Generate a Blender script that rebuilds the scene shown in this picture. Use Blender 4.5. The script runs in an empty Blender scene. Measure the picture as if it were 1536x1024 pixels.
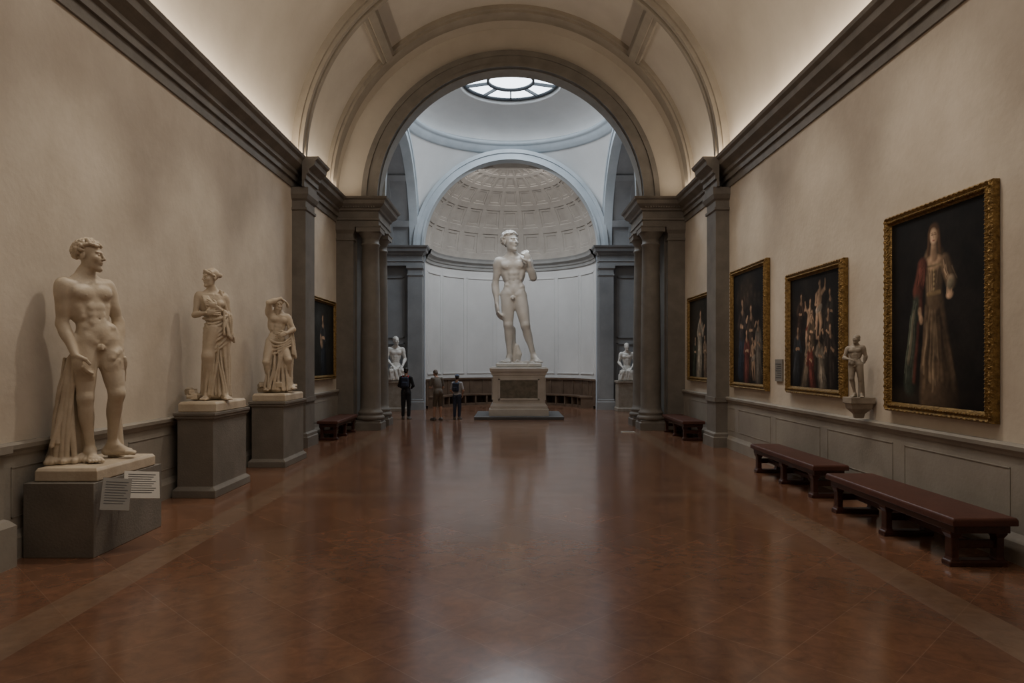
import bpy, math, random
import numpy as np
random.seed(3)
rng = np.random.default_rng(5)
PI = math.pi
def V(*a): return np.array(a, float)
def nrm(v):
    v = np.array(v, float); return v/ (np.linalg.norm(v)+1e-9)
_tn=[0]
def tn():
    _tn[0]+=1; return 'trim_%d'%_tn[0]

# ------------------------------------------------------------------ materials
def mk(name, c1, c2=None, scale=3.0, rough=0.7, bump=0.0, metal=0.0, detail=6, bscale=None, spec=0.5, stretch=(1,1,1), coat=0):
    m = bpy.data.materials.new(name); m.use_nodes = True
    nt = m.node_tree; N = nt.nodes; L = nt.links
    b = N['Principled BSDF']
    b.inputs['Roughness'].default_value = rough
    b.inputs['Metallic'].default_value = metal
    b.inputs['Specular IOR Level'].default_value = spec
    if coat: b.inputs['Coat Weight'].default_value = coat
    tc = N.new('ShaderNodeTexCoord'); mp = N.new('ShaderNodeMapping')
    mp.inputs['Scale'].default_value = stretch
    L.new(tc.outputs['Object'], mp.inputs['Vector'])
    if c2 is None:
        b.inputs['Base Color'].default_value = (*c1, 1)
    else:
        n = N.new('ShaderNodeTexNoise'); n.inputs['Scale'].default_value = scale
        n.inputs['Detail'].default_value = detail; n.inputs['Roughness'].default_value = 0.6
        r = N.new('ShaderNodeValToRGB')
        r.color_ramp.elements[0].position = 0.32; r.color_ramp.elements[1].position = 0.68
        r.color_ramp.elements[0].color = (*c1, 1); r.color_ramp.elements[1].color = (*c2, 1)
        L.new(mp.outputs[0], n.inputs['Vector']); L.new(n.outputs['Fac'], r.inputs['Fac'])
        L.new(r.outputs['Color'], b.inputs['Base Color'])
    if bump:
        n2 = N.new('ShaderNodeTexNoise'); n2.inputs['Scale'].default_value = bscale or scale*6
        n2.inputs['Detail'].default_value = 5
        bp = N.new('ShaderNodeBump'); bp.inputs['Strength'].default_value = bump; bp.inputs['Distance'].default_value = 0.02
        L.new(mp.outputs[0], n2.inputs['Vector']); L.new(n2.outputs['Fac'], bp.inputs['Height']); L.new(bp.outputs[0], b.inputs['Normal'])
    return m

PLASTER = mk('plaster_cream', (0.54,0.475,0.395), (0.67,0.605,0.515), 1.1, 0.85, 0.2, detail=10, bscale=14)
VAULT = mk('plaster_vault', (0.52,0.475,0.41), (0.60,0.555,0.485), 0.8, 0.9, 0.15, bscale=10)
WHITE = mk('plaster_white', (0.66,0.66,0.65), (0.74,0.74,0.73), 0.7, 0.85, 0.1, bscale=10)
STONE = mk('grey_stone', (0.165,0.15,0.132), (0.225,0.208,0.184), 2.5, 0.62, 0.15, bscale=30)
STONEC = mk('grey_stone_cool', (0.215,0.222,0.23), (0.285,0.292,0.30), 1.5, 0.6, 0.1, bscale=30)
RINGM = mk('ring_bluegrey', (0.38,0.425,0.46), (0.46,0.505,0.54), 1.5, 0.6, 0.05)
RIB = mk('rib_plaster',(0.31,0.275,0.225),(0.38,0.34,0.28),2,.8,.1)
DADO = mk('dado_stone', (0.265,0.243,0.21), (0.34,0.315,0.275), 1.6, 0.7, 0.15, bscale=25)
PEDM = mk('pedestal_stone', (0.17,0.155,0.135), (0.225,0.208,0.182), 2.0, 0.75, 0.25, bscale=40)
MARB = mk('aged_marble', (0.52,0.43,0.32), (0.70,0.62,0.50), 3.2, 0.5, 0.15, bscale=40)
MARBW = mk('white_marble', (0.62,0.595,0.55), (0.78,0.76,0.72), 1.4, 0.42, 0.06, bscale=14)
MARBP = mk('pedestal_marble', (0.56,0.53,0.48), (0.68,0.65,0.605), 2.0, 0.45, 0.05)
MARBG = mk('grey_marble', (0.27,0.23,0.185), (0.38,0.335,0.275), 6, 0.55, 0.1)
PANELM = mk('green_marble', (0.13,0.125,0.10), (0.25,0.23,0.19), 7, 0.35)
WOOD = mk('bench_wood', (0.045,0.016,0.011), (0.075,0.027,0.018), 4, 0.38, 0.05, stretch=(6,1,6))
SEATM = mk('bench_leather', (0.080,0.030,0.022), (0.11,0.042,0.031), 5, 0.42, 0.12, bscale=60)
CHOIR = mk('choir_wood', (0.11,0.072,0.048), (0.17,0.115,0.078), 3, 0.5)
GOLD = mk('gilt_frame', (0.15,0.088,0.03), (0.40,0.265,0.095), 22, 0.38, 0.8, metal=0.6, bscale=45)
IRON = mk('skylight_iron', (0.03,0.035,0.04), rough=0.6)
LABELW = mk('label_white', (0.52,0.50,0.46), rough=0.6)
LABELG = mk('label_grey', (0.22,0.208,0.19), rough=0.6)
INK = mk('label_ink', (0.10,0.10,0.10), rough=0.7)
DARKP = mk('platform_grey', (0.085,0.09,0.095), (0.12,0.12,0.125), 3, 0.5)
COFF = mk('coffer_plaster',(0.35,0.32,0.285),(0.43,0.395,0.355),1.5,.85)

def floor_mat():
    m = bpy.data.materials.new('polished_marble_floor'); m.use_nodes = True
    nt = m.node_tree; N = nt.nodes; L = nt.links; b = N['Principled BSDF']
    tc = N.new('ShaderNodeTexCoord')
    mp = N.new('ShaderNodeMapping'); mp.inputs['Rotation'].default_value = (0,0,PI/4)
    L.new(tc.outputs['Object'], mp.inputs['Vector'])
    br = N.new('ShaderNodeTexBrick'); br.offset = 0.0; br.offset_frequency = 1
    br.inputs['Scale'].default_value = 1.0; br.inputs['Brick Width'].default_value = 0.62; br.inputs['Row Height'].default_value = 0.62
    br.inputs['Mortar Size'].default_value = 0.004; br.inputs['Mortar Smooth'].default_value = 0.5
    br.inputs['Color1'].default_value = (0.232,0.118,0.072,1); br.inputs['Color2'].default_value = (0.192,0.098,0.061,1)
    br.inputs['Mortar'].default_value = (0.26,0.15,0.10,1)
    L.new(mp.outputs[0], br.inputs['Vector'])
    def noise(sc,det,dist,lo,hi):
        no = N.new('ShaderNodeTexNoise'); no.inputs['Scale'].default_value = sc; no.inputs['Detail'].default_value = det; no.inputs['Distortion'].default_value = dist
        no.inputs['Roughness'].default_value=.65
        L.new(tc.outputs['Object'], no.inputs['Vector'])
        rp = N.new('ShaderNodeValToRGB'); e = rp.color_ramp.elements
        e[0].position=0.3; e[0].color=(*lo,1); e[1].position=0.7; e[1].color=(*hi,1)
        L.new(no.outputs['Fac'], rp.inputs['Fac']); return rp.outputs['Color']
    def mul(a,c):
        mu = N.new('ShaderNodeMixRGB'); mu.blend_type='MULTIPLY'; mu.inputs[0].default_value=1
        L.new(a, mu.inputs[1]); L.new(c, mu.inputs[2]); return mu.outputs[0]
    col = mul(br.outputs['Color'], noise(7,12,.6,(.74,.75,.77),(1.2,1.18,1.14)))
    col = mul(col, noise(.7,4,.3,(.84,.86,.90),(1.12,1.08,1.04)))
    sx = N.new('ShaderNodeSeparateXYZ'); L.new(tc.outputs['Object'], sx.inputs[0])
    ab = N.new('ShaderNodeMath'); ab.operation='ABSOLUTE'; L.new(sx.outputs['X'], ab.inputs[0])
    cp = N.new('ShaderNodeMath'); cp.operation='COMPARE'; cp.inputs[1].default_value=3.42; cp.inputs[2].default_value=0.19
    L.new(ab.outputs[0], cp.inputs[0])
    lt = N.new('ShaderNodeMath'); lt.operation='LESS_THAN'; lt.inputs[1].default_value=18.4; L.new(sx.outputs['Y'], lt.inputs[0])
    m1 = N.new('ShaderNodeMath'); m1.operation='MULTIPLY'; L.new(cp.outputs[0], m1.inputs[0]); L.new(lt.outputs[0], m1.inputs[1])
    cy = N.new('ShaderNodeMath'); cy.operation='COMPARE'; cy.inputs[1].default_value=9.7; cy.inputs[2].default_value=0.13; L.new(sx.outputs['Y'], cy.inputs[0])
    cx = N.new('ShaderNodeMath'); cx.operation='LESS_THAN'; cx.inputs[1].default_value=3.42; L.new(ab.outputs[0], cx.inputs[0])
    m2 = N.new('ShaderNodeMath'); m2.operation='MULTIPLY'; L.new(cy.outputs[0], m2.inputs[0]); L.new(cx.outputs[0], m2.inputs[1])
    m2b = N.new('ShaderNodeMath'); m2b.operation='MULTIPLY'; m2b.inputs[1].default_value=.5; L.new(m2.outputs[0], m2b.inputs[0])
    mx = N.new('ShaderNodeMath'); mx.operation='MAXIMUM'; L.new(m1.outputs[0], mx.inputs[0]); L.new(m2b.outputs[0], mx.inputs[1])
    sc = N.new('ShaderNodeMath'); sc.operation='MULTIPLY'; sc.inputs[1].default_value=0.48; L.new(mx.outputs[0], sc.inputs[0])
    band = mul(noise(5,8,.5,(.24,.17,.115),(.35,.26,.185)), noise(1.3,3,0,(.75,.75,.75),(1.1,1.1,1.1)))
    bd = N.new('ShaderNodeMixRGB'); L.new(sc.outputs[0], bd.inputs[0]); L.new(col, bd.inputs[1]); L.new(band, bd.inputs[2])
    L.new(bd.outputs[0], b.inputs['Base Color'])
    n3 = N.new('ShaderNodeTexNoise'); n3.inputs['Scale'].default_value=1.2; n3.inputs['Detail'].default_value=5
    L.new(tc.outputs['Object'], n3.inputs['Vector'])
    mr = N.new('ShaderNodeMapRange'); mr.inputs[3].default_value=0.08; mr.inputs[4].default_value=0.24
    L.new(n3.outputs['Fac'], mr.inputs[0]); L.new(mr.outputs[0], b.inputs['Roughness'])
    b.inputs['Specular IOR Level'].default_value=0.75
    n4 = N.new('ShaderNodeTexNoise'); n4.inputs['Scale'].default_value=4
    L.new(tc.outputs['Object'], n4.inputs['Vector'])
    bp = N.new('ShaderNodeBump'); bp.inputs['Strength'].default_value=0.05; bp.inputs['Distance'].default_value=0.02
    L.new(n4.outputs['Fac'], bp.inputs['Height']); L.new(bp.outputs[0], b.inputs['Normal'])
    return m
FLOOR = floor_mat()

# ------------------------------------------------------------------ mesh builder
class B:
    def __init__(s): s.v=[]; s.f=[]; s.m=[]; s.sm=[]
    def add(s, vs, fs, mi=0, smooth=False):
        o=len(s.v); s.v += [tuple(map(float,p)) for p in vs]
        for f in fs: s.f.append(tuple(i+o for i in f)); s.m.append(mi); s.sm.append(smooth)
    def box(s,x0,x1,y0,y1,z0,z1,mi=0):
        s.loft(x0,x1,y0,y1,[(z0,0),(z1,0)],mi)
    def loft(s,x0,x1,y0,y1,prof,mi=0):
        vs=[];fs=[]
        for z,o in prof: vs += [(x0-o,y0-o,z),(x1+o,y0-o,z),(x1+o,y1+o,z),(x0-o,y1+o,z)]
        n=len(prof)
        for i in range(n-1):
            for j in range(4):
                a=i*4+j; b=i*4+(j+1)%4; fs.append((a,b,b+4,a+4))
        fs.append((3,2,1,0)); k=(n-1)*4; fs.append((k,k+1,k+2,k+3))
        s.add(vs,fs,mi)
    def obox(s,c,ax,half,mi=0):
        c=np.array(c,float); ax=np.array(ax,float); vs=[]
        for k in (-1,1):
            for (i,j) in ((-1,-1),(1,-1),(1,1),(-1,1)):
                vs.append(c+ax[0]*i*half[0]+ax[1]*j*half[1]+ax[2]*k*half[2])
        s.add(vs,[(3,2,1,0),(4,5,6,7),(0,1,5,4),(1,2,6,5),(2,3,7,6),(3,0,4,7)],mi)
    def lathe(s,c,prof,n=48,a0=0,a1=2*PI,mi=0,smooth=True):
        full = abs(a1-a0-2*PI)<1e-6; m=n if full else n+1
        vs=[]
        for i in range(m):
            a=a0+(a1-a0)*i/n
            for r,z in prof: vs.append((c[0]+r*math.cos(a),c[1]+r*math.sin(a),z))
        p=len(prof); fs=[]
        for i in range(n):
            i2=(i+1)%m
            for j in range(p-1): fs.append((i*p+j,i2*p+j,i2*p+j+1,i*p+j+1))
        s.add(vs,fs,mi,smooth)
    def arch(s,axis,ca,cz,t0,t1,r0,r1,a0=0,a1=PI,n=64,mi=0):
        vs=[];fs=[]
        for i in range(n+1):
            a=a0+(a1-a0)*i/n
            for (t,r) in ((t0,r0),(t1,r0),(t1,r1),(t0,r1)):
                u=ca+r*math.cos(a); z=cz+r*math.sin(a)
                vs.append((u,t,z) if axis=='y' else (t,u,z))
        for i in range(n):
            for j in range(4):
                a=i*4+j;b=i*4+(j+1)%4; fs.append((a,b,b+4,a+4))
        fs.append((0,1,2,3)); k=n*4; fs.append((k+3,k+2,k+1,k)); s.add(vs,fs,mi)
    def arcbox(s,c,r0,r1,a0,a1,z0,z1,n=12,mi=0):
        vs=[];fs=[]
        for i in range(n+1):
            a=a0+(a1-a0)*i/n
            for (r,z) in ((r0,z0),(r1,z0),(r1,z1),(r0,z1)): vs.append((c[0]+r*math.cos(a),c[1]+r*math.sin(a),z))
        for i in range(n):
            for j in range(4):
                a=i*4+j;b=i*4+(j+1)%4; fs.append((a,b,b+4,a+4))
        fs.append((0,1,2,3)); k=n*4; fs.append((k+3,k+2,k+1,k)); s.add(vs,fs,mi)
    def wallprof(s,side,xw,y0,y1,prof,mi=0):
        vs=[];n=len(prof)
        for y in (y0,y1):
            for z,o in prof: vs.append((side*(xw-o),y,z))
        fs=[(i,i+1,n+i+1,n+i) for i in range(n-1)]+[(n-1,0,n,2*n-1)]
        fs.append(tuple(range(n))); fs.append(tuple(range(2*n-1,n-1,-1)))
        s.add(vs,fs,mi)
    def build(s,name,mats,bevel=0,loc=None,rotz=0):
        me=bpy.data.meshes.new(name); me.from_pydata(s.v,[],s.f)
        for m in (mats if isinstance(mats,(list,tuple)) else [mats]): me.materials.append(m)
        me.polygons.foreach_set('material_index',s.m); me.polygons.foreach_set('use_smooth',s.sm); me.update()
        ob=bpy.data.objects.new(name,me); bpy.context.scene.collection.objects.link(ob)
        if loc is not None: ob.location=loc
        ob.rotation_euler[2]=rotz
        if bevel:
            bv=ob.modifiers.new('bevel','BEVEL'); bv.width=bevel; bv.segments=2; bv.limit_method='ANGLE'
        return ob
def parent(children,name,loc=(0,0,0)):
    e=bpy.data.objects.new(name,None); bpy.context.scene.collection.objects.link(e); e.location=loc
    for c in children:
        c.parent=e; c.location=tuple(np.array(c.location)-np.array(loc))
    return e

# ------------------------------------------------------------------ ARCHITECTURE
W=4.8; VS=6.35; YB=-6.0
TC=23.25; A=3.75
b=B(); b.box(-8.4,8.4,YB-.3,31,-0.3,0); b.build('floor',FLOOR)
for sd,nm in ((-1,'left'),(1,'right')):
    b=B(); x0,x1=sorted((sd*W,sd*(W+.3))); b.box(x0,x1,YB,19.0,0,VS+.02); b.build('wall_'+nm,PLASTER)
b=B(); b.box(-W-.3,W+.3,YB-.3,YB,0,11.5); b.build('wall_back',PLASTER)
b=B(); vs=[];fs=[];n=64
for i in range(n+1):
    a=PI*i/n
    for y in (YB,19.05): vs.append((W*math.cos(a),y,VS+W*math.sin(a)))
for i in range(n): fs.append((2*i,2*i+2,2*i+3,2*i+1))
b.add(vs,fs,0,True); b.build('ceiling',VAULT)
b=B()
b.arch('y',0,VS,14.9,15.42,W-.15,W+.02)
b.arch('y',0,VS,14.97,15.09,W-.23,W-.14); b.arch('y',0,VS,15.22,15.34,W-.23,W-.14)
b.arch('y',0,VS,17.7,18.35,W-.10,W+.02); b.arch('y',0,VS,17.8,18.05,W-.16,W-.09)
for ang in (47,133):
    a=math.radians(ang); er=V(math.cos(a),0,math.sin(a)); et=V(-math.sin(a),0,math.cos(a))
    b.obox(er*(W-.07)+V(0,16.55,VS),(et,V(0,1,0),er),(.2,1.2,.09)); b.obox(er*(W-.13)+V(0,16.55,VS),(et,V(0,1,0),er),(.1,1.2,.09))
b.build(tn(),RIB)
b=B(); b.arch('y',0,VS,19.0,19.5,3.7,5.0); b.build('wall_arch',VAULT)
b=B(); b.arch('y',0,VS,18.86,19.02,3.68,4.10); b.arch('y',0,VS,18.80,18.9,3.98,4.12); b.arch('y',0,VS,18.83,19.02,3.68,3.78); b.arch('y',0,VS,19.0,19.52,3.66,3.72)
b.build(tn(),STONE)
CORN=[(5.70,0),(5.70,.05),(5.86,.05),(5.86,.09),(5.97,.09),(6.0,.14),(6.07,.14),(6.12,.2),(6.17,.27),(6.26,.29),(6.30,.34),(6.35,.36),(6.35,0)]
for sd,nm in ((-1,'left'),(1,'right')):
    b=B()
    b.wallprof(sd,W+.02,YB,19.0,CORN)
    b.wallprof(sd,W-.26,14.85,15.8,[(z,max(o,0)) for z,o in CORN])
    b.build(tn(),STONE)
    b=B(); x0,x1=sorted((sd*(W-.3),sd*(W+.0)))
    b.loft(x0,x1,14.98,15.66,[(0,.07),(.22,.07),(.24,.05),(.30,.05),(.33,.0),(1.0,0),(1.0,.03),(1.1,.03),(1.1,0),(5.2,0),(5.22,.03),(5.27,.03),(5.28,0),(5.42,0),(5.46,.04),(5.55,.08),(5.7,.08)])
    b.build(tn(),STONE)
    b=B(); x=W+.02
    b.wallprof(sd,x,YB,19.0,[(0,0),(0,.06),(1.03,.06),(1.03,0)])
    b.wallprof(sd,x,YB,19.0,[(1.0,0),(1.0,.075),(1.03,.085),(1.06,.11),(1.1,.115),(1.12,.08),(1.12,0)])
    y=YB+.5
    while y<18.2:
        y1=y+1.75
        for (za,zb,ya,yb) in ((.875,.885,y,y1),(.40,.41,y,y1),(.40,.885,y,y+.010),(.40,.885,y1-.010,y1)):
            xa,xb=sorted((sd*(x-.05),sd*(x-.067))); b.box(xa,xb,ya,yb,za,zb)
        y+=2.0
    b.build(tn(),DADO)
    b=B(); b.wallprof(sd,x,YB,19.0,[(0,0),(0,.095),(.2,.095),(.24,.075),(.28,.06),(.28,0)]); b.build('baseboard_'+nm,DADO)
b=B(); b.loft(-W,-W+.16,4.9,6.25,[(0,.07),(.38,.07),(.43,.03),(.45,0),(1.03,0),(1.05,.05),(1.12,.05)]); b.build(tn(),DADO)

def column(x,y):
    b=B()
    b.loft(x-.30,x+.30,y-.30,y+.30,[(0,.06),(.2,.06),(.22,.03),(.27,.03)])
    prof=[(.0,.27),(.36,.27),(.385,.30),(.39,.34),(.37,.38),(.33,.40),(.33,.43),(.345,.46),(.335,.50),(.30,.52),(.285,.60)]
    for i in range(9):
        t=i/8; prof.append((.28-.045*t**1.6,.62+4.45*t))
    prof += [(.255,5.09),(.265,5.12),(.255,5.15),(.235,5.16),(.235,5.28),(.255,5.30),(.26,5.33),(.31,5.40),(.33,5.44),(.33,5.45)]
    b.lathe((x,y),prof,40)
    b.loft(x-.33,x+.33,y-.33,y+.33,[(5.44,0),(5.56,0),(5.57,.02),(5.60,.02)])
    return b.build('column',STONE)
for sd in (-1,1):
    column(sd*3.9,19.0); column(sd*3.9,20.2)
    b=B(); x0,x1=sorted((sd*4.28,sd*8.2))
    b.box(x0,x1,19.02,19.9,0,6.4)
    x0,x1=sorted((sd*4.33,sd*(W+.0)))
    b.loft(x0,x1,18.78,19.0,[(0,.06),(.25,.06),(.27,.03),(.33,.03),(.35,0),(5.2,0),(5.22,.03),(5.27,.03),(5.28,0),(5.4,0),(5.5,.06),(5.6,.06)])
    b.build(tn(),STONE)
    b=B(); x0,x1=sorted((sd*3.62,sd*(W+.05)))
    b.loft(x0,x1,18.72,20.5,[(5.60,0),(5.75,0),(5.76,.03),(5.8,.03),(5.81,0),(6.0,0),(6.02,.05),(6.08,.06),(6.13,.13),(6.18,.18),(6.27,.2),(6.31,.25),(6.36,.27)])
    for i in range(16):
        xx=min(x0,x1)+.05+i*.07
        b.box(xx,xx+.04,18.6,18.7,6.09,6.14)
    b.build(tn(),STONE)
for sd in (-1,1):
    b=B(); t0,t1=sorted((sd*3.62,sd*3.95)); b.arch('x',TC,VS,t0,t1,3.42,3.78)
    t0,t1=sorted((sd*3.58,sd*3.65)); b.arch('x',TC,VS,t0,t1,3.66,3.80)
    b.build(tn(),RINGM)
    b=B(); vs=[];fs=[]
    for i in range(49):
        a=PI*i/48
        for x in (3.9,8.2): vs.append((sd*x,TC+3.5*math.cos(a),VS+3.5*math.sin(a)))
    for i in range(48): fs.append((2*i,2*i+2,2*i+3,2*i+1))
    b.add(vs,fs,0,True)
    for xr in (4.6,5.6,6.6):
        t0,t1=sorted((sd*xr,sd*(xr+.3))); b.arch('x',TC,VS,t0,t1,3.42,3.52)
    for an in range(15,180,30):
        a=math.radians(an); er=V(0,math.cos(a),math.sin(a)); et=V(0,-math.sin(a),math.cos(a))
        b.obox(er*3.47+V(sd*6,TC,VS),(V(1,0,0),et,er),(2.1,.12,.05))
    b.build('ceiling_transept',STONEC)
    b=B(); x0,x1=sorted((sd*8.2,sd*8.4)); b.box(x0,x1,19.0,27.2,0,10.5); b.build('wall_transept',STONEC)
    b=B(); x0,x1=sorted((sd*3.42,sd*8.2)); b.box(x0,x1,26.75,27.15,0,VS+.01)
    for (xa,xb) in ((4.15,4.9),(5.1,6.2)):
        for (za,zb) in ((.6,2.6),(2.8,5.2)):
            for q in ((xa,xb,zb-.05,zb),(xa,xb,za,za+.05),(xa,xa+.05,za,zb),(xb-.05,xb,za,zb)):
                u0,u1=sorted((sd*q[0],sd*q[1])); b.box(u0,u1,26.71,26.76,q[2],q[3])
    b.build('wall_tribune',STONEC)
    b=B(); x0,x1=sorted((sd*3.44,sd*4.0))
    b.loft(x0,x1,26.5,26.75,[(0,.06),(.3,.06),(.33,.03),(.4,.03),(.42,0),(5.2,0),(5.22,.03),(5.27,.03),(5.28,0),(5.42,0),(5.5,.05),(5.6,.05)])
    b.build(tn(),STONEC)
    b=B(); x0,x1=sorted((sd*3.44,sd*8.1))
    b.loft(x0,x1,26.5,26.9,[(5.60,0),(5.76,0),(5.77,.03),(5.8,.03),(5.81,0),(6.0,0),(6.02,.05),(6.08,.06),(6.15,.16),(6.25,.18),(6.3,.23),(6.36,.25)])
    b.build(tn(),STONEC)
b=B(); b.arch('y',0,VS,26.62,27.1,3.4,3.78); b.arch('y',0,VS,26.56,26.66,3.66,3.80); b.arch('y',0,VS,26.58,26.66,3.40,3.48); b.build(tn(),RINGM)
R=A*math.sqrt(2); vs=[];fs=[];n=160;mm=14
for i in range(n+1):
    p=2*PI*i/n; m=max(abs(math.cos(p)),abs(math.sin(p)))
    zm=math.sqrt(max(R*R-(A/m)**2,0))
    for j in range(mm+1):
        z=zm+(A-zm)*j/mm; r=math.sqrt(R*R-z*z); vs.append((r*math.cos(p),TC+r*math.sin(p),VS+z))
for i in range(n):
    for j in range(mm): a=i*(mm+1)+j; fs.append((a,a+mm+1,a+mm+2,a+1))
b=B(); b.add(vs,fs,0,True)
ZR=VS+A
b.lathe((0,TC),[(3.62,ZR+.45),(3.58,ZR+.55),(3.45,ZR+.72),(3.2,ZR+.88),(2.8,ZR+1.02),(2.3,ZR+1.12),(1.8,ZR+1.17),(1.74,ZR+1.17),(1.72,ZR+1.22),(1.70,ZR+1.45),(1.9,ZR+1.5)],96)
b.build('ceiling_dome',WHITE)
b=B(); b.lathe((0,TC),[(3.8,ZR-.03),(3.66,ZR),(3.64,ZR+.08),(3.58,ZR+.10),(3.57,ZR+.2),(3.5,ZR+.24),(3.42,ZR+.27),(3.40,ZR+.36),(3.44,ZR+.38),(3.60,ZR+.46),(3.75,ZR+.46)],96)
b.build(tn(),RINGM)
SKY=bpy.data.materials.new('skylight_glass'); SKY.use_nodes=True
nt=SKY.node_tree; nt.nodes.clear(); em=nt.nodes.new('ShaderNodeEmission'); em.inputs[0].default_value=(0.80,0.90,1,1); em.inputs[1].default_value=5
o=nt.nodes.new('ShaderNodeOutputMaterial'); nt.links.new(em.outputs[0],o.inputs[0])
b=B(); zg=ZR+1.40
b.lathe((0,TC),[(0.001,zg),(1.71,zg)],48,mi=0,smooth=False)
for r in (.78,1.66):
    b.lathe((0,TC),[(r-.035,zg-.02),(r-.035,zg-.12),(r+.035,zg-.12),(r+.035,zg-.02)],64,mi=1)
for i in range(10):
    a=2*PI*(i+.5)/10; e=V(math.cos(a),math.sin(a),0); t=V(-math.sin(a),math.cos(a),0)
    b.obox(e*1.22+V(0,TC,zg-.06),(e,t,V(0,0,1)),(.44,.025,.05),1)
b.build('window_1',[SKY,IRON])
AC=(0,27.1); AR=3.4
b=B(); b.lathe(AC,[(AR,0),(AR,6.2)],64,0,PI,0); 
for i in range(7):
    a0=math.radians(8+i*23.7); a1=a0+math.radians(21.5)
    for (za,zb) in ((1.35,5.55),):
        for (p,q,zc,zd) in ((a0,a1,zb-.05,zb),(a0,a1,za,za+.05),(a0,a0+.014,za,zb),(a1-.014,a1,za,zb)):
            b.arcbox(AC,AR-.03,AR+.01,p,q,zc,zd,8)
b.build('wall_apse',WHITE)
b=B(); b.lathe(AC,[(AR+.02,5.88),(AR-.05,5.88),(AR-.06,5.98),(AR-.1,6.02),(AR-.12,6.1),(AR-.22,6.18),(AR-.24,6.27),(AR-.28,6.35),(AR+.02,6.36)],64,0,PI,smooth=False); b.build(tn(),mk('apse_trim',(.33,.33,.32),(.4,.4,.39),2,.7))
b=B()
def S(th,ph,d):
    r=AR+d; return (AC[0]+r*math.cos(ph)*math.cos(th),AC[1]+r*math.cos(ph)*math.sin(th),VS+r*math.sin(ph))
NL=11; lats=[math.radians(q) for q in (3,22,40,56,69,79)]
def cell(t0,t1,p0,p1):
    q=4; loops=[]
    for ins,d in ((0,0),(.12,0),(.135,.028),(.24,.028),(.255,.05)):
        ta=t0+(t1-t0)*ins; tb=t1-(t1-t0)*ins; pa=p0+(p1-p0)*ins; pb=p1-(p1-p0)*ins; L=[]
        for k in range(q): L.append(S(ta+(tb-ta)*k/q,pa,d))
        for k in range(q): L.append(S(tb,pa+(pb-pa)*k/q,d))
        for k in range(q): L.append(S(tb-(tb-ta)*k/q,pb,d))
        for k in range(q): L.append(S(ta,pb-(pb-pa)*k/q,d))
        loops.append(L)
    vs=sum(loops,[]); m=4*q; fs=[]
    for l in range(len(loops)-1):
        for k in range(m): fs.append((l*m+k,l*m+(k+1)%m,(l+1)*m+(k+1)%m,(l+1)*m+k))
    ins,d=.255,.05
    ta=t0+(t1-t0)*ins; tb=t1-(t1-t0)*ins; pa=p0+(p1-p0)*ins; pb=p1-(p1-p0)*ins
    b.add(vs,fs)
    g=[S(ta+(tb-ta)*i/q,pa+(pb-pa)*j/q,d) for j in range(q+1) for i in range(q+1)]
    b.add(g,[(j*(q+1)+i,j*(q+1)+i+1,(j+1)*(q+1)+i+1,(j+1)*(q+1)+i) for j in range(q) for i in range(q)],0,True)
for i in range(NL):
    for j in range(5): cell(PI*i/NL,PI*(i+1)/NL,lats[j],lats[j+1])
pr=[]
for k in range(7):
    ph=lats[-1]+(PI/2-lats[-1])*k/6; pr.append((AR*math.cos(ph)+1e-4,VS+AR*math.sin(ph)))
b.lathe(AC,pr,44,0,PI); b.lathe(AC,[(AR,VS-.2),(AR*math.cos(lats[0]),VS+AR*math.sin(lats[0]))],44,0,PI)
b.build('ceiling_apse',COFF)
b=B()
b.arcbox(AC,AR-.12,AR-.03,.04,PI-.04,0.1,1.14,40); b.arcbox(AC,AR-.18,AR-.02,.03,PI-.03,1.10,1.17,40)
b.arcbox(AC,AR-.62,AR-.1,.04,PI-.04,.42,.48,40); b.arcbox(AC,AR-.58,AR-.1,.04,PI-.04,0,.1,40)
for i in range(17):
    a=.06+(PI-.12)*i/16; b.arcbox(AC,AR-.6,AR-.1,a-.012,a+.012,.05,.45,2); b.arcbox(AC,AR-.15,AR-.1,a-.012,a+.012,.48,1.12,2)
b.build('choir_bench',CHOIR)

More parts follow.
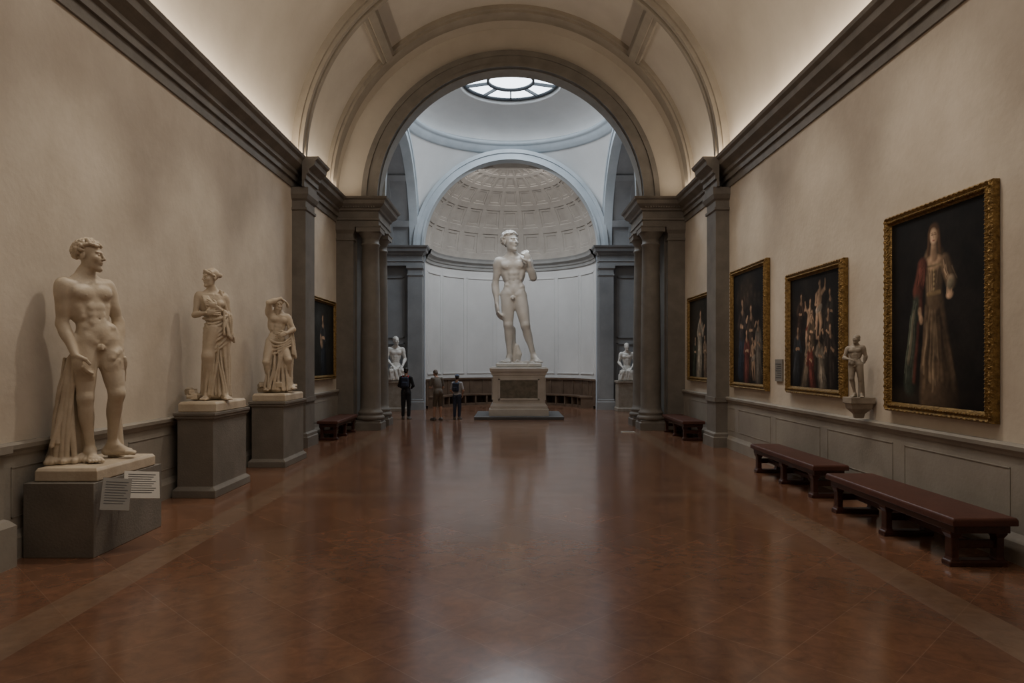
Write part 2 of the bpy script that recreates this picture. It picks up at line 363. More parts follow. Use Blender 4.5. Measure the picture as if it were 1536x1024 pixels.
# ------------------------------------------------------------------ SCULPT (signed-distance modelling)
class Sculpt:
    def __init__(s,lo,hi,h):
        s.lo=np.array(lo,float); s.h=h
        s.n=np.ceil((np.array(hi,float)-s.lo)/h).astype(int)+1
        s.ax=[(s.lo[i]+h*np.arange(s.n[i])).astype(np.float32) for i in range(3)]
        s.D=np.full(tuple(s.n),9.0,np.float32); s.M=np.zeros(tuple(s.n),np.uint8); s.cur=0
    def _do(s,fn,lo,hi,k,sub=False):
        k=max(k,1e-4); m=k+3*s.h
        i0=np.maximum(np.floor((lo-m-s.lo)/s.h).astype(int),0); i1=np.minimum(np.ceil((hi+m-s.lo)/s.h).astype(int)+1,s.n)
        if (i1<=i0).any(): return
        sl=tuple(slice(a,c) for a,c in zip(i0,i1))
        d=fn(s.ax[0][sl[0]][:,None,None],s.ax[1][sl[1]][None,:,None],s.ax[2][sl[2]][None,None,:]).astype(np.float32)
        D=s.D[sl]
        if sub:
            d=-d; g=np.maximum(k-np.abs(D-d),0)/k; s.D[sl]=np.maximum(D,d)+g*g*k*.25
        else:
            M=s.M[sl]; M[d<D]=s.cur
            g=np.maximum(k-np.abs(D-d),0)/k; s.D[sl]=np.minimum(D,d)-g*g*k*.25
    def cone(s,a,c,ra,rb,k=.01,sub=False):
        a=np.array(a,float); c=np.array(c,float); ba=c-a; L2=float(ba@ba)+1e-12
        def fn(X,Y,Z):
            x=X-a[0];y=Y-a[1];z=Z-a[2]
            t=np.clip((x*ba[0]+y*ba[1]+z*ba[2])/L2,0,1)
            return np.sqrt((x-t*ba[0])**2+(y-t*ba[1])**2+(z-t*ba[2])**2)-(ra+(rb-ra)*t)
        r=max(ra,rb); s._do(fn,np.minimum(a,c)-r,np.maximum(a,c)+r,k,sub)
    def chain(s,pts,rs,k=.008):
        for i in range(len(pts)-1): s.cone(pts[i],pts[i+1],rs[i],rs[i+1],k)
    def curve(s,pts,rs,k=.004,sub_=4):
        P=[np.array(p,float) for p in pts]; P=[2*P[0]-P[1]]+P+[2*P[-1]-P[-2]]; Q=[];Rr=[]
        for i in range(1,len(P)-2):
            for j in range(sub_):
                t=j/sub_; Q.append(.5*((2*P[i])+(-P[i-1]+P[i+1])*t+(2*P[i-1]-5*P[i]+4*P[i+1]-P[i+2])*t*t+(-P[i-1]+3*P[i]-3*P[i+1]+P[i+2])*t**3)); Rr.append(rs[i-1]+(rs[i]-rs[i-1])*t)
        Q.append(P[-2]);Rr.append(rs[-1]); s.chain(Q,Rr,k)
    def ell(s,c,r,Rm=None,k=.01,sub=False):
        c=np.array(c,float); r=np.array(r,float); Rm=np.eye(3) if Rm is None else Rm
        def fn(X,Y,Z):
            x=X-c[0];y=Y-c[1];z=Z-c[2]
            q=[x*Rm[0,i]+y*Rm[1,i]+z*Rm[2,i] for i in range(3)]
            k0=np.sqrt(sum((q[i]/r[i])**2 for i in range(3))); k1=np.sqrt(sum((q[i]/r[i]**2)**2 for i in range(3)))+1e-9
            return k0*(k0-1)/k1
        e=np.sqrt(((Rm*r)**2).sum(1)); s._do(fn,c-e,c+e,k,sub)
    def boxp(s,c,half,Rm=None,rd=.004,k=.004,sub=False):
        c=np.array(c,float); half=np.array(half,float)-rd; Rm=np.eye(3) if Rm is None else Rm
        def fn(X,Y,Z):
            x=X-c[0];y=Y-c[1];z=Z-c[2]
            q=[np.abs(x*Rm[0,i]+y*Rm[1,i]+z*Rm[2,i])-half[i] for i in range(3)]
            o=np.sqrt(sum(np.maximum(v,0)**2 for v in q)); return o+np.minimum(np.maximum(np.maximum(q[0],q[1]),q[2]),0)-rd
        e=np.abs(Rm)@(half+rd); s._do(fn,c-e,c+e,k,sub)
    def mesh(s):
        D=s.D
        for ax in range(3):
            for idx in (0,-1):
                sl=[slice(None)]*3; sl[ax]=idx; D[tuple(sl)]=np.maximum(D[tuple(sl)],s.h*.5)
        I=D<0; n=s.n
        cnt=np.zeros(tuple(n-1),np.uint8)
        offs=[(i,j,k) for i in (0,1) for j in (0,1) for k in (0,1)]
        for o in offs: cnt+=I[o[0]:n[0]-1+o[0],o[1]:n[1]-1+o[1],o[2]:n[2]-1+o[2]]
        mask=(cnt>0)&(cnt<8); idx=np.argwhere(mask); vid=np.full(tuple(n-1),-1,np.int64); vid[mask]=np.arange(len(idx))
        vals=np.stack([D[idx[:,0]+o[0],idx[:,1]+o[1],idx[:,2]+o[2]] for o in offs],1)
        acc=np.zeros((len(idx),3)); c=np.zeros(len(idx))
        for p in range(8):
            for q in range(p+1,8):
                dif=np.array(offs[q])-np.array(offs[p])
                if abs(dif).sum()!=1: continue
                v0=vals[:,p];v1=vals[:,q]; sgn=(v0<0)!=(v1<0)
                t=np.where(sgn,v0/(v0-v1+1e-12),0)
                acc+=(np.array(offs[p])[None]+t[:,None]*dif[None])*sgn[:,None]; c+=sgn
        P=s.lo+(idx+acc/c[:,None])*s.h
        quads=[];mats=[]
        for ax in range(3):
            a1=(ax+1)%3;a2=(ax+2)%3
            sl0=[slice(None)]*3;sl1=[slice(None)]*3
            sl0[ax]=slice(0,-1);sl1[ax]=slice(1,None)
            E=np.argwhere(I[tuple(sl0)]!=I[tuple(sl1)])
            E=E[(E[:,a1]>0)&(E[:,a2]>0)&(E[:,a1]<n[a1]-1)&(E[:,a2]<n[a2]-1)]
            def g(d1,d2):
                Q=E.copy();Q[:,a1]-=d1;Q[:,a2]-=d2;return vid[Q[:,0],Q[:,1],Q[:,2]]
            q=np.stack([g(1,1),g(0,1),g(0,0),g(1,0)],1)
            ins=I[E[:,0],E[:,1],E[:,2]]
            q[~ins]=q[~ins][:,::-1]; quads.append(q)
            Mq=np.where(ins,s.M[E[:,0],E[:,1],E[:,2]],s.M[E[:,0]+(ax==0),E[:,1]+(ax==1),E[:,2]+(ax==2)]); mats.append(Mq)
        q=np.concatenate(quads); m=np.concatenate(mats); ok=(q>=0).all(1)
        return P,q[ok],m[ok]
    def build(s,name,mats,loc,scale,rotz=0):
        P,q,m=s.mesh(); me=bpy.data.meshes.new(name)
        me.vertices.add(len(P)); me.vertices.foreach_set('co',(P*scale).astype(np.float32).ravel())
        me.loops.add(q.size); me.loops.foreach_set('vertex_index',q.astype(np.int32).ravel())
        me.polygons.add(len(q)); me.polygons.foreach_set('loop_start',(np.arange(len(q))*4).astype(np.int32))
        me.polygons.foreach_set('loop_total',np.full(len(q),4,np.int32))
        for mm_ in mats: me.materials.append(mm_)
        me.polygons.foreach_set('material_index',np.minimum(m,len(mats)-1).astype(np.int32)); me.polygons.foreach_set('use_smooth',np.ones(len(q),bool))
        me.update(calc_edges=True); me.validate()
        ob=bpy.data.objects.new(name,me); bpy.context.scene.collection.objects.link(ob); ob.location=loc; ob.rotation_euler[2]=rotz
        return ob

def Rz(a): c,s_=math.cos(a),math.sin(a); return np.array([[c,-s_,0],[s_,c,0],[0,0,1.]])
def Rx(a): c,s_=math.cos(a),math.sin(a); return np.array([[1.,0,0],[0,c,-s_],[0,s_,c]])
def Ry(a): c,s_=math.cos(a),math.sin(a); return np.array([[c,0,s_],[0,1.,0],[-s_,0,c]])
def frm(ex,up):
    ex=nrm(ex); ez=nrm(np.array(up)-ex*float(np.dot(up,ex))); ey=np.cross(ez,ex); return np.stack([ex,ey,ez],1)
def limbR(a,c,front):
    ez=nrm(np.array(c)-np.array(a)); f=np.array(front,float); ey=-nrm(f-ez*float(f@ez)); ex=np.cross(ey,ez); return np.stack([ex,ey,ez],1)
def head(S,c,Rm,s=1.0,hair='curly',mf=0,mh=0,beard=False):
    c=np.array(c,float); T=lambda x,y,z: c+Rm@(np.array([x,y,z])*s)
    S.cur=mf
    S.ell(T(0,.008,.018),np.array([.041,.051,.045])*s,Rm,.01*s)
    S.ell(T(0,-.014,-.020),np.array([.033,.037,.043])*s,Rm,.015*s)
    S.cone(T(-.016,-.018,-.046),T(0,-.040,-.056),.010*s,.0105*s,.012*s); S.cone(T(.016,-.018,-.046),T(0,-.040,-.056),.010*s,.0105*s,.012*s)
    for sg in (-1,1):
        S.ell(T(sg*.022,-.033,-.010),np.array([.012,.012,.013])*s,Rm,.012*s)
        S.ell(T(sg*.0165,-.050,.004),np.array([.011,.0085,.007])*s,Rm,.005*s,sub=True)
        S.ell(T(sg*.0160,-.0405,.004),np.array([.0085,.0075,.0055])*s,Rm,.002*s)
        S.cone(T(sg*.006,-.0475,.0150),T(sg*.027,-.040,.0155),.0042*s,.0035*s,.008*s)
        S.ell(T(sg*.0425,.010,-.004),np.array([.005,.011,.017])*s,Rm,.003*s)
        S.ell(T(sg*.0055,-.0545,-.0145),np.array([.0042,.0055,.0038])*s,Rm,.003*s)
    S.cone(T(0,-.047,.012),T(0,-.0615,-.0125),.0042*s,.0055*s,.005*s)
    S.ell(T(0,-.0490,-.0275),np.array([.0115,.0055,.0030])*s,Rm,.003*s); S.ell(T(0,-.0475,-.0345),np.array([.0098,.0058,.0035])*s,Rm,.003*s)
    S.cur=mh
    if hair=='curly':
        S.ell(T(0,.015,.024),np.array([.045,.049,.044])*s,Rm,.004*s)
        N_=230
        for i in range(N_):
            z=1-2*(i+.5)/N_; r=math.sqrt(1-z*z); p=i*2.39996; v=V(r*math.cos(p),r*math.sin(p),z)
            if z<-.55: continue
            if v[1]<-.05 and z<.44: continue
            if v[1]<.30 and z<-.05: continue
            q=V(v[0]*.046,v[1]*.051+.012,v[2]*.048+.020); tg=nrm(np.cross(v,rng.normal(0,1,3))); t2=np.cross(v,tg)
            lift=.003+.005*rng.random()
            S.chain([T(*(q-tg*.010)),T(*(q+v*lift-tg*.003+t2*.004)),T(*(q+v*lift+tg*.005+t2*.003)),T(*(q+tg*.009-t2*.004))],[.0055*s,.0074*s,.0070*s,.0048*s],.0012*s)
    elif hair=='bun':
        S.ell(T(0,.014,.028),np.array([.046,.050,.044])*s,Rm,.005*s)
        S.ell(T(0,.066,.018),np.array([.022,.024,.02])*s,Rm,.006*s)
        for i in range(13):
            a=-1.5+3*i/12
            S.chain([T(.043*math.sin(a),-.030+.02*abs(math.sin(a)),.030+.024*math.cos(a)),T(.036*math.sin(a),.02,.035+.034*math.cos(a)),T(.014*math.sin(a),.06,.024)],[.0062*s,.0065*s,.006*s],.002*s)
        S.chain([T(-.045,.005,.012),T(-.034,-.028,.034),T(0,-.040,.052),T(.034,-.028,.034),T(.045,.005,.012)],[.008*s,.009*s,.009*s,.009*s,.008*s],.003*s)
    elif hair=='short':
        S.ell(T(0,.014,.028),np.array([.046,.050,.045])*s,Rm,.003*s); S.ell(T(0,.03,-.008),np.array([.038,.032,.034])*s,Rm,.003*s)
    if beard:
        for i in range(30):
            S.cone(T(rng.uniform(-.026,.026),-.03-rng.random()*.012,-.035-rng.random()*.012),T(rng.uniform(-.020,.020),-.035-rng.random()*.015,-.065-rng.random()*.02),.006*s,.004*s,.002*s)
    S.cur=mf
def hand(S,w,d,n_,ts=1,curl=.35,s=1.0,spread=.1):
    w=np.array(w,float); d=nrm(d); n_=np.array(n_,float); n_=nrm(n_-d*float(n_@d)); sd=np.cross(d,n_)
    Rm=np.stack([sd,n_,d],1)
    S.ell(w+d*.034*s,np.array([.0235,.0105,.036])*s,Rm,.008*s)
    for i in range(4):
        u=(-1.5+i)*.0128; ln=(.9,1.06,1.0,.78)[i] if ts<0 else (.78,1.0,1.06,.9)[i]
        p=w+d*.058*s+sd*u*s; dr=nrm(d+sd*spread*(-1.5+i)*.5)
        cu=curl*(1+.12*i)
        for L_,r0,r1 in ((.024,.0066,.0062),(.018,.0062,.0056),(.014,.0056,.0048)):
            dr=nrm(dr*math.cos(cu)+n_*math.sin(cu))
            q=p+dr*L_*ln*s; S.cone(p,q,r0*s,r1*s,.002*s); p=q
    p=w+d*.014*s+sd*ts*.016*s
    q=p+nrm(d*.75+sd*ts*.75+n_*.35)*.026*s; S.cone(p,q,.0100*s,.0082*s,.006*s)
    r=q+nrm(d+sd*ts*.25+n_*.4)*.024*s; S.cone(q,r,.0078*s,.006*s,.003*s)
def foot(S,an,td,g=0.0,s=1.0,toes=True,inner=1):
    an=np.array(an,float); td=nrm([td[0],td[1],0]); sd=np.cross([0,0,1.],td)
    heel=V(an[0],an[1],g+.02*s)-td*.022*s
    ball=V(an[0],an[1],g+.016*s)+td*.076*s
    S.cone(an,heel,.019*s,.019*s,.015); S.cone(an+td*.01*s,ball,.022*s,.013*s,.02)
    S.cone(heel,ball-sd*.012*s,.017*s,.0145*s,.01); S.cone(heel,ball+sd*.012*s,.017*s,.0145*s,.01)
    if toes:
        for i in range(5):
            u=(-2+i)*.0115*s; big=(i==0) if inner<0 else (i==4); small=abs(i-(0 if inner<0 else 4))
            p=ball+sd*u; S.cone(p,p+td*(.034-.004*small)*s-V(0,0,.005*s),(.0100 if big else .0076)*s,(.0088 if big else .0064)*s,.002)
def body(S,J,male=True,ms=1.0,legs=True,armA=True,armB=True,feet=True,gen=True,ch=1.0):
    ex=np.array(J['shB'])-np.array(J['shA']); pe=np.array(J['pelvis'],float); nk=np.array(J['neck'],float)
    shm=(np.array(J['shA'],float)+np.array(J['shB'],float))/2
    cc=shm*.72+pe*.28; up=shm-pe; Rc=frm(ex,up); c_=cc
    hx=np.array(J['hipB'],float)-np.array(J['hipA'],float); Rp=frm(hx,up)
    T=lambda x,y,z: c_+Rc@V(x,y,z); Tp=lambda x,y,z: pe+Rp@V(x,y,z)
    fr=-Rc[:,1]
    S.ell(T(0,.004,0),(.086*ch,.058,.100),Rc,.02); S.ell(T(0,.004,.048),(.092*ch,.046,.042),Rc,.035)
    mid=(c_+pe)/2+V(0,0,-.01); S.ell(mid,(.066*ch if male else .056,.048,.080),Rc,.04)
    S.ell(Tp(0,0,.0),(.078,.055,.05),Rp,.03); S.ell(Tp(0,-.014,.032),(.054,.040,.05),Rp,.03)
    for sg in (-1,1):
        S.ell(Tp(sg*.040,.034,-.02),(.042,.040,.048),Rp,.02)
        S.ell(T(sg*.060,.012,-.015),(.030,.038,.075),Rc,.025)
        if male:
            S.ell(T(sg*.041,-.042,.024),(.041,.0175,.030),Rc,.011)
            S.ell(T(sg*.044,-.0585,.012),(.003,.003,.003),Rc,.002)
            for i,(zz,yy) in enumerate(((-.040,-.0485),(-.072,-.0455),(-.104,-.0435))):
                S.ell(T(sg*.0175,yy,zz),(.0165,.0066,.0150),Rc,.011)
            for i in range(3): S.ell(T(sg*(.062-.004*i),-.026,-.038-.022*i),(.008,.010,.009),Rc,.018)
            S.ell(Tp(sg*.056,-.016,.045),(.022,.030,.024),Rp,.018)
            S.cone(Tp(sg*.068,-.030,.026),Tp(sg*.020,-.048,-.024),.007,.006,.016)
        else:
            S.ell(T(sg*.040,-.046,.0),(.031,.030,.031),Rc,.012)
    S.ell(mid+fr*.0525+V(0,0,.004),(.003,.005,.004),Rc,.003,sub=True)
    if male and gen:
        S.ell(Tp(0,-.056,-.044),(.014,.012,.013),Rp,.006); S.cone(Tp(0,-.062,-.034),Tp(0,-.067,-.054),.0055,.005,.004)
    hd=np.array(J['head'],float)
    S.cone(nk-V(0,0,.02),hd+V(0,0,-.02)+(nk-hd)*.1,.031*ms if male else .026,.029*ms if male else .024,.02)
    for q in 'AB':
        sh=np.array(J['sh'+q],float); sg=-1 if q=='A' else 1
        S.cone(nk+V(0,.012,.014),sh-Rc[:,0]*sg*.020-V(0,0,.004),.020,.021,.03)
        S.cone(T(sg*.012,-.040,.070),sh+fr*.020-Rc[:,0]*sg*.02,.007,.007,.012)
        S.cone(T(sg*.05,-.012,.025),sh-V(0,0,.008),.030,.028,.03)
        if (armA if q=='A' else armB):
            el=np.array(J['el'+q],float); wr=np.array(J['wr'+q],float); m=ms if male else ms*.86
            R1=limbR(sh,el,fr); L1=el-sh
            S.cone(sh-V(0,0,.004),el,.029*m,.023*m,.02); S.ell(sh+L1*.20+Rc[:,0]*sg*.006,(.030*m,.032*m,.055),R1,.015)
            S.ell(sh+L1*.55-R1[:,1]*.009,(.021*m,.020*m,.05),R1,.012); S.ell(sh+L1*.5+R1[:,1]*.011,(.022*m,.018*m,.055),R1,.012)
            R2=limbR(el,wr,fr); L2=wr-el
            S.cone(el,wr,.023*m,.0150*m,.015); S.ell(el+L2*.28,(.027*m,.023*m,.052),R2,.012)
            hd_=J.get('hand'+q)
            if hd_: hand(S,wr,hd_[0],hd_[1],hd_[2],hd_[3],hd_[4] if len(hd_)>4 else 1.05)
    if legs:
        for q in 'AB':
            hp=np.array(J['hip'+q],float);kn=np.array(J['kn'+q],float);an=np.array(J['an'+q],float); sg=-1 if q=='A' else 1
            fp=-Rp[:,1]; td=np.array([*J['toe'+q],0.]) if 'toe'+q in J else fp
            fl=nrm(fp+td); m=ms
            R1=limbR(hp,kn,fl);L1=kn-hp
            S.cone(hp,kn,.052*m,.032*m,.025); S.ell(hp+L1*.40-R1[:,1]*.013,(.036*m,.029*m,.115),R1,.025)
            S.ell(hp+L1*.72-R1[:,1]*.006+Rp[:,0]*(-sg)*.012,(.016,.016,.045),R1,.022); S.ell(hp+L1*.68-R1[:,1]*.006+Rp[:,0]*sg*.012,(.016,.016,.050),R1,.022)
            S.ell(hp+L1*.5+R1[:,1]*.014,(.031*m,.024*m,.11),R1,.025); S.ell(hp+L1*.25-Rp[:,0]*sg*.010,(.032*m,.034*m,.07),R1,.025)
            S.ell(kn-R1[:,1]*.021,(.0135,.0095,.016),R1,.014)
            R2=limbR(kn,an,fl);L2=an-kn
            S.cone(kn,an,.030*m,.017*m,.018); S.ell(kn+L2*.30+R2[:,1]*.012,(.027*m,.024*m,.068),R2,.022)
            S.cone(kn+L2*.1-R2[:,1]*.014,an-R2[:,1]*.005,.010,.009,.016)
            S.ell(an+Rp[:,0]*.014,(.007,.009,.009),None,.006);S.ell(an-Rp[:,0]*.014,(.007,.009,.009),None,.006)
            if feet: foot(S,an,td,J.get('g'+q,0),1.0,True,-1 if q=='B' else 1)
    return Rc,Rp
def folds(S,top,bot,n,r0,r1,k=.006,wob=.006,sag=0,seg=6):
    def at(pl,t):
        pl=[np.array(p,float) for p in pl]; x=t*(len(pl)-1); i=min(int(x),len(pl)-2); return pl[i]+(pl[i+1]-pl[i])*(x-i)
    for i in range(n):
        t=(i+.5)/n; a=at(top,t); c=at(bot,t); pts=[];rs=[]
        ph=rng.random()*6; am=wob*(.5+rng.random())
        for j in range(seg+1):
            u=j/seg; p=a+(c-a)*u; p=p+V(math.sin(ph+u*4)*am,math.cos(ph*1.7+u*3)*am,-sag*math.sin(PI*u)); pts.append(p)
            rs.append((r0+(r1-r0)*u)*(.85+.3*rng.random() if j not in (0,) else 1))
        S.curve(pts,rs,k,2)
def rocks(S,n,xr,yr,zr,sz):
    for i in range(n):
        S.boxp((rng.uniform(*xr),rng.uniform(*yr),rng.uniform(*zr)),(sz*rng.uniform(.7,1.2),sz*rng.uniform(.7,1.2),sz*rng.uniform(.5,.9)),Rz(rng.random()*3)@Rx(rng.uniform(-.5,.5)),.006,.006)
r_=math.radians
# ---- David
S_=Sculpt((-.26,-.2,-.026),(.22,.18,1.02),.0031)
J=dict(head=(-.059,-.02,.915),neck=(-.046,.005,.82),shA=(-.150,0.0,.775),shB=(.062,.005,.790),elA=(-.178,.02,.60),wrA=(-.166,-.01,.452),
 elB=(.110,-.025,.645),wrB=(.078,-.080,.758),pelvis=(-.035,0,.535),hipA=(-.082,0,.515),hipB=(.010,-.005,.505),
 knA=(-.078,-.02,.288),anA=(-.068,.01,.045),toeA=(-.25,-1),knB=(.050,-.045,.285),anB=(.115,.0,.052),toeB=(.45,-1),
 handA=((.12,-.12,-1),(.7,.2,0),-1,.42,1.25),handB=((-.35,-.05,.9),(-.3,.9,.1),1,.75,1.1))
body(S_,J,True,1.06)
head(S_,J['head'],Rz(r_(38))@Rx(r_(-4)),1.16,'curly')
S_.curve([(.062,-.075,.77),(.070,-.05,.815),(.066,.0,.832),(.062,.035,.82),(.03,.070,.72),(-.03,.075,.62),(-.13,.05,.50)],[.010,.010,.011,.011,.010,.010,.010],.003)
S_.curve([(-.045,.075,-.01),(-.04,.07,.08),(-.055,.06,.17),(-.05,.055,.26)],[.045,.036,.032,.028],.01)
S_.chain([(-.02,.06,.0),(-.0,.045,.07),(-.012,.05,.13)],[.030,.025,.018],.01)
S_.boxp((.0,0,-.012),(.17,.13,.014),None,.008,.01)
rocks(S_,14,(-.13,.13),(-.09,.09),(-.012,.0),.03)
DX,DY=.27,23.25
S_.build('david_statue',[MARBW],(DX,DY,1.818),4.50)
b=B(); w=.86
b.box(DX-1.45,DX+1.45,DY-1.3,DY+1.3,0,.10,2)
b.loft(DX-w,DX+w,DY-w,DY+w,[(.1,.12),(.32,.12),(.33,.08),(.42,.08),(.48,.02),(.52,0),(1.42,0),(1.44,.03),(1.5,.04),(1.56,.09),(1.66,.1),(1.67,.06),(1.70,.06)])
for sx,sy in ((0,-1),(1,0),(-1,0),(0,1)):
    ax=V(-sy,sx,0); nn=V(sx,sy,0); c=V(DX,DY,.97)+nn*w
    b.obox(c+nn*.004,(ax,nn,V(0,0,1)),(.62,.01,.30),1)
    for (u,z,hu,hz) in ((0,.33,.68,.035),(0,-.33,.68,.035),(.65,0,.035,.36),(-.65,0,.035,.36)):
        b.obox(c+ax*u+V(0,0,z)+nn*.012,(ax,nn,V(0,0,1)),(hu,.025,hz),0)
b.build('david_pedestal',[MARBP,PANELM,DARKP],bevel=.008)

def pedestal(x0,x1,y0,y1,h,sh,px0,px1,py0,py1,plain=False):
    b=B()
    if plain: b.loft(x0,x1,y0,y1,[(0,0),(h,0)])
    else: b.loft(x0,x1,y0,y1,[(0,.05),(.1,.05),(.13,.02),(.15,0),(h-.1,0),(h-.08,.03),(h-.05,.03),(h-.04,.045),(h,.045)])
    b.loft(px0,px1,py0,py1,[(h,0),(h+.012,.015),(h+sh-.03,.015),(h+sh,-.005)],1)
    return b.build('statue_pedestal',[PEDM,MARB],bevel=.006)
pedestal(-4.70,-4.02,6.58,7.86,.72,.135,-4.62,-4.04,6.66,7.72,True)
pedestal(-4.64,-4.14,9.5,10.68,1.18,.145,-4.63,-4.13,9.55,10.6)
pedestal(-4.63,-4.06,12.2,13.38,1.17,.14,-4.62,-4.06,12.26,13.3)
# ---- nude man with drapery
S_=Sculpt((-.24,-.19,0),(.18,.17,1.02),.0026)
J=dict(head=(-.035,-.01,.917),neck=(-.055,.0,.830),shA=(-.132,-.052,.784),shB=(.028,.054,.794),elA=(-.138,-.04,.61),wrA=(-.090,-.090,.475),
 elB=(.078,.06,.625),wrB=(.084,.0,.500),pelvis=(-.012,0,.548),hipA=(-.054,-.018,.53),hipB=(.032,.016,.53),
 knA=(-.052,-.045,.285),anA=(-.035,-.02,.045),toeA=(.25,-1),knB=(.070,-.03,.300),anB=(.05,.06,.06),toeB=(1,-.5),gB=.012,
 handA=((.25,-.1,-.9),(.5,.6,0),1,.40,1.05),handB=((-.05,-.3,-.9),(-.8,.2,0),-1,.6,1.05))
body(S_,J,True,1.0)
head(S_,J['head'],Rz(r_(66))@Rx(r_(2)),1.03,'curly')
S_.curve([(.085,-.01,.47),(.07,.075,.50),(.0,.10,.49),(-.07,.06,.46),(-.10,.0,.42)],[.016,.024,.024,.026,.03],.01)
folds(S_,[(.10,-.02,.46),(.07,.02,.46)],[(.11,.0,.36),(.06,.05,.34)],5,.009,.006,.003)
S_.chain([(-.09,.03,.46),(-.11,.03,.25),(-.12,.03,.02)],[.028,.040,.055],.02)
folds(S_,[(-.085,-.05,.47),(-.125,-.03,.46),(-.12,.04,.45),(-.05,.08,.44)],[(-.085,-.06,.02),(-.165,-.05,.02),(-.19,.02,.02),(-.11,.10,.02)],12,.0075,.0125,.002,.008)
folds(S_,[(-.10,-.04,.40),(-.13,-.01,.38)],[(-.15,-.08,.10),(-.19,-.0,.05)],4,.005,.010,.002,.012)
folds(S_,[(-.10,-.02,.44),(-.06,.08,.46)],[(-.08,.02,.05),(-.02,.08,.04)],5,.012,.016,.004)
for i in range(12): S_.cone((-.19+.014*i,-.07+rng.uniform(-.01,.02),.012),(-.18+.014*i+rng.normal(0,.01),-.03,.03),.014,.011,.004)
S_.cone((.07,.10,.0),(.06,.09,.25),.035,.028,.01)
yaw1=math.atan2(4.35,7.2)
S_.build('male_nude_statue',[MARB],(-4.33,7.18,.857),2.33,yaw1)
# ---- draped woman
S_=Sculpt((-.24,-.17,0),(.20,.17,1.03),.0031)
J=dict(head=(-.022,-.012,.925),neck=(-.012,.0,.835),shA=(-.100,-.01,.792),shB=(.072,.01,.787),elA=(-.130,-.02,.64),wrA=(-.055,-.090,.655),
 elB=(.112,.0,.635),wrB=(.02,-.09,.70),pelvis=(.03,0,.55),hipA=(-.02,0,.53),hipB=(.075,0,.53),
 knA=(-.045,-.055,.30),anA=(-.03,-.03,.05),toeA=(-.5,-1),knB=(.07,-.01,.29),anB=(.07,-.04,.045),toeB=(.4,-1),
 handA=((1,-.1,.1),(0,1,0),1,.3,.95),handB=((-.9,0,.5),(0,1,0),-1,.5,.95))
S_.cone((.020,.01,.54),(.02,.01,.08),.070,.085,.03); S_.cone((.025,0,.64),(.03,0,.5),.058,.075,.03)
tp=[];bt=[]
for i in range(13):
    a=2*PI*i/12; tp.append((.028+.070*math.cos(a),.055*math.sin(a),.60+.03*math.cos(a))); bt.append((.015+.105*math.cos(a),.015+.085*math.sin(a),.035))
folds(S_,tp,bt,24,.0075,.013,.0025,.009,seg=8)
S_.chain([(-.0,-.05,.54),(-.040,-.075,.33),(-.03,-.04,.1)],[.04,.038,.034],.03)
for i in range(7):
    z=.62-.034*i; e=.008*math.sin(i*2.1)
    S_.curve([(-.058-.002*i,-.01,z-.01),(-.03,-.064,z-.045-.006*i+e),(.03,-.074,z-.035+e),(.09,-.045,z+.02),(.112,.0,z+.06)],[.005,.008,.010,.008,.006],.003)
folds(S_,[(-.05,-.07,.42),(.06,-.07,.42)],[(-.07,-.09,.05),(.08,-.08,.04)],9,.006,.010,.002,.012,seg=7)
body(S_,J,False,.95)
head(S_,J['head'],Rz(r_(-62))@Rx(r_(4)),1.04,'bun')
for i in range(8):
    t=i/7
    S_.curve([(-.085+.035*t,-.015,.812),(-.07+.04*t,-.062,.76),(-.045+.07*t,-.074-.01*math.sin(t*3),.69),(-.02+.085*t,-.064,.60)],[.005,.006,.007,.006],.002)
folds(S_,[(.045,-.02,.83),(.08,.02,.812)],[(.13,-.05,.50),(.14,.03,.44)],6,.009,.011,.003,.006)
folds(S_,[(.06,-.075,.68),(.12,-.03,.64)],[(.07,-.09,.50),(.14,-.04,.46)],5,.008,.010,.003,.006)
S_.curve([(-.07,-.04,.615),(.0,-.070,.605),(.06,-.072,.62),(.115,-.03,.65)],[.010,.013,.013,.011],.003)
rocks(S_,14,(-.17,-.10),(-.07,.07),(.02,.08),.026)
yaw2=math.atan2(4.4,10.1)
S_.build('draped_woman_statue',[MARB],(-4.38,10.07,1.326),1.94,yaw2)
# ---- twisting figure
S_=Sculpt((-.24,-.19,0),(.2,.17,1.04),.0034)
J=dict(head=(.0,-.045,.875),neck=(.005,.0,.83),shA=(-.082,-.035,.80),shB=(.090,.02,.772),elA=(-.085,-.13,.90),wrA=(.030,-.085,.950),
 elB=(.150,-.02,.64),wrB=(.085,-.10,.60),pelvis=(-.015,.01,.53),hipA=(-.062,.0,.515),hipB=(.030,.01,.505),
 knA=(-.11,-.09,.31),anA=(-.07,-.03,.07),toeA=(-.5,-1),knB=(.10,-.09,.33),anB=(.12,.0,.08),toeB=(.5,-1),gA=.02,gB=.03,
 handA=((.7,.3,-.5),(0,.2,-1),1,.3,1.1),handB=((-.8,-.2,-.3),(0,1,0),-1,.5,1.05))
body(S_,J,True,1.08)
head(S_,J['head'],Rz(r_(35))@Rx(r_(28)),1.0,'curly',beard=True)
S_.cone((0,.06,.0),(.0,.05,.42),.10,.06,.02); S_.cone((0,.0,.05),(.0,.0,.42),.085,.055,.03)
folds(S_,[(-.09,-.04,.50),(-.0,-.07,.47),(.07,-.06,.48),(.12,.03,.5)],[(-.13,-.09,.06),(-.03,-.11,.04),(.06,-.11,.03),(.17,.0,.03)],16,.009,.015,.003,.014,seg=8)
for i in range(4):
    z=.545-.028*i; S_.curve([(-.085,-.03,z),(-.04,-.070,z-.035-.012*i),(.05,-.078,z-.045+.008*i),(.125,-.03,z+.015)],[.008,.012,.013,.010],.005)
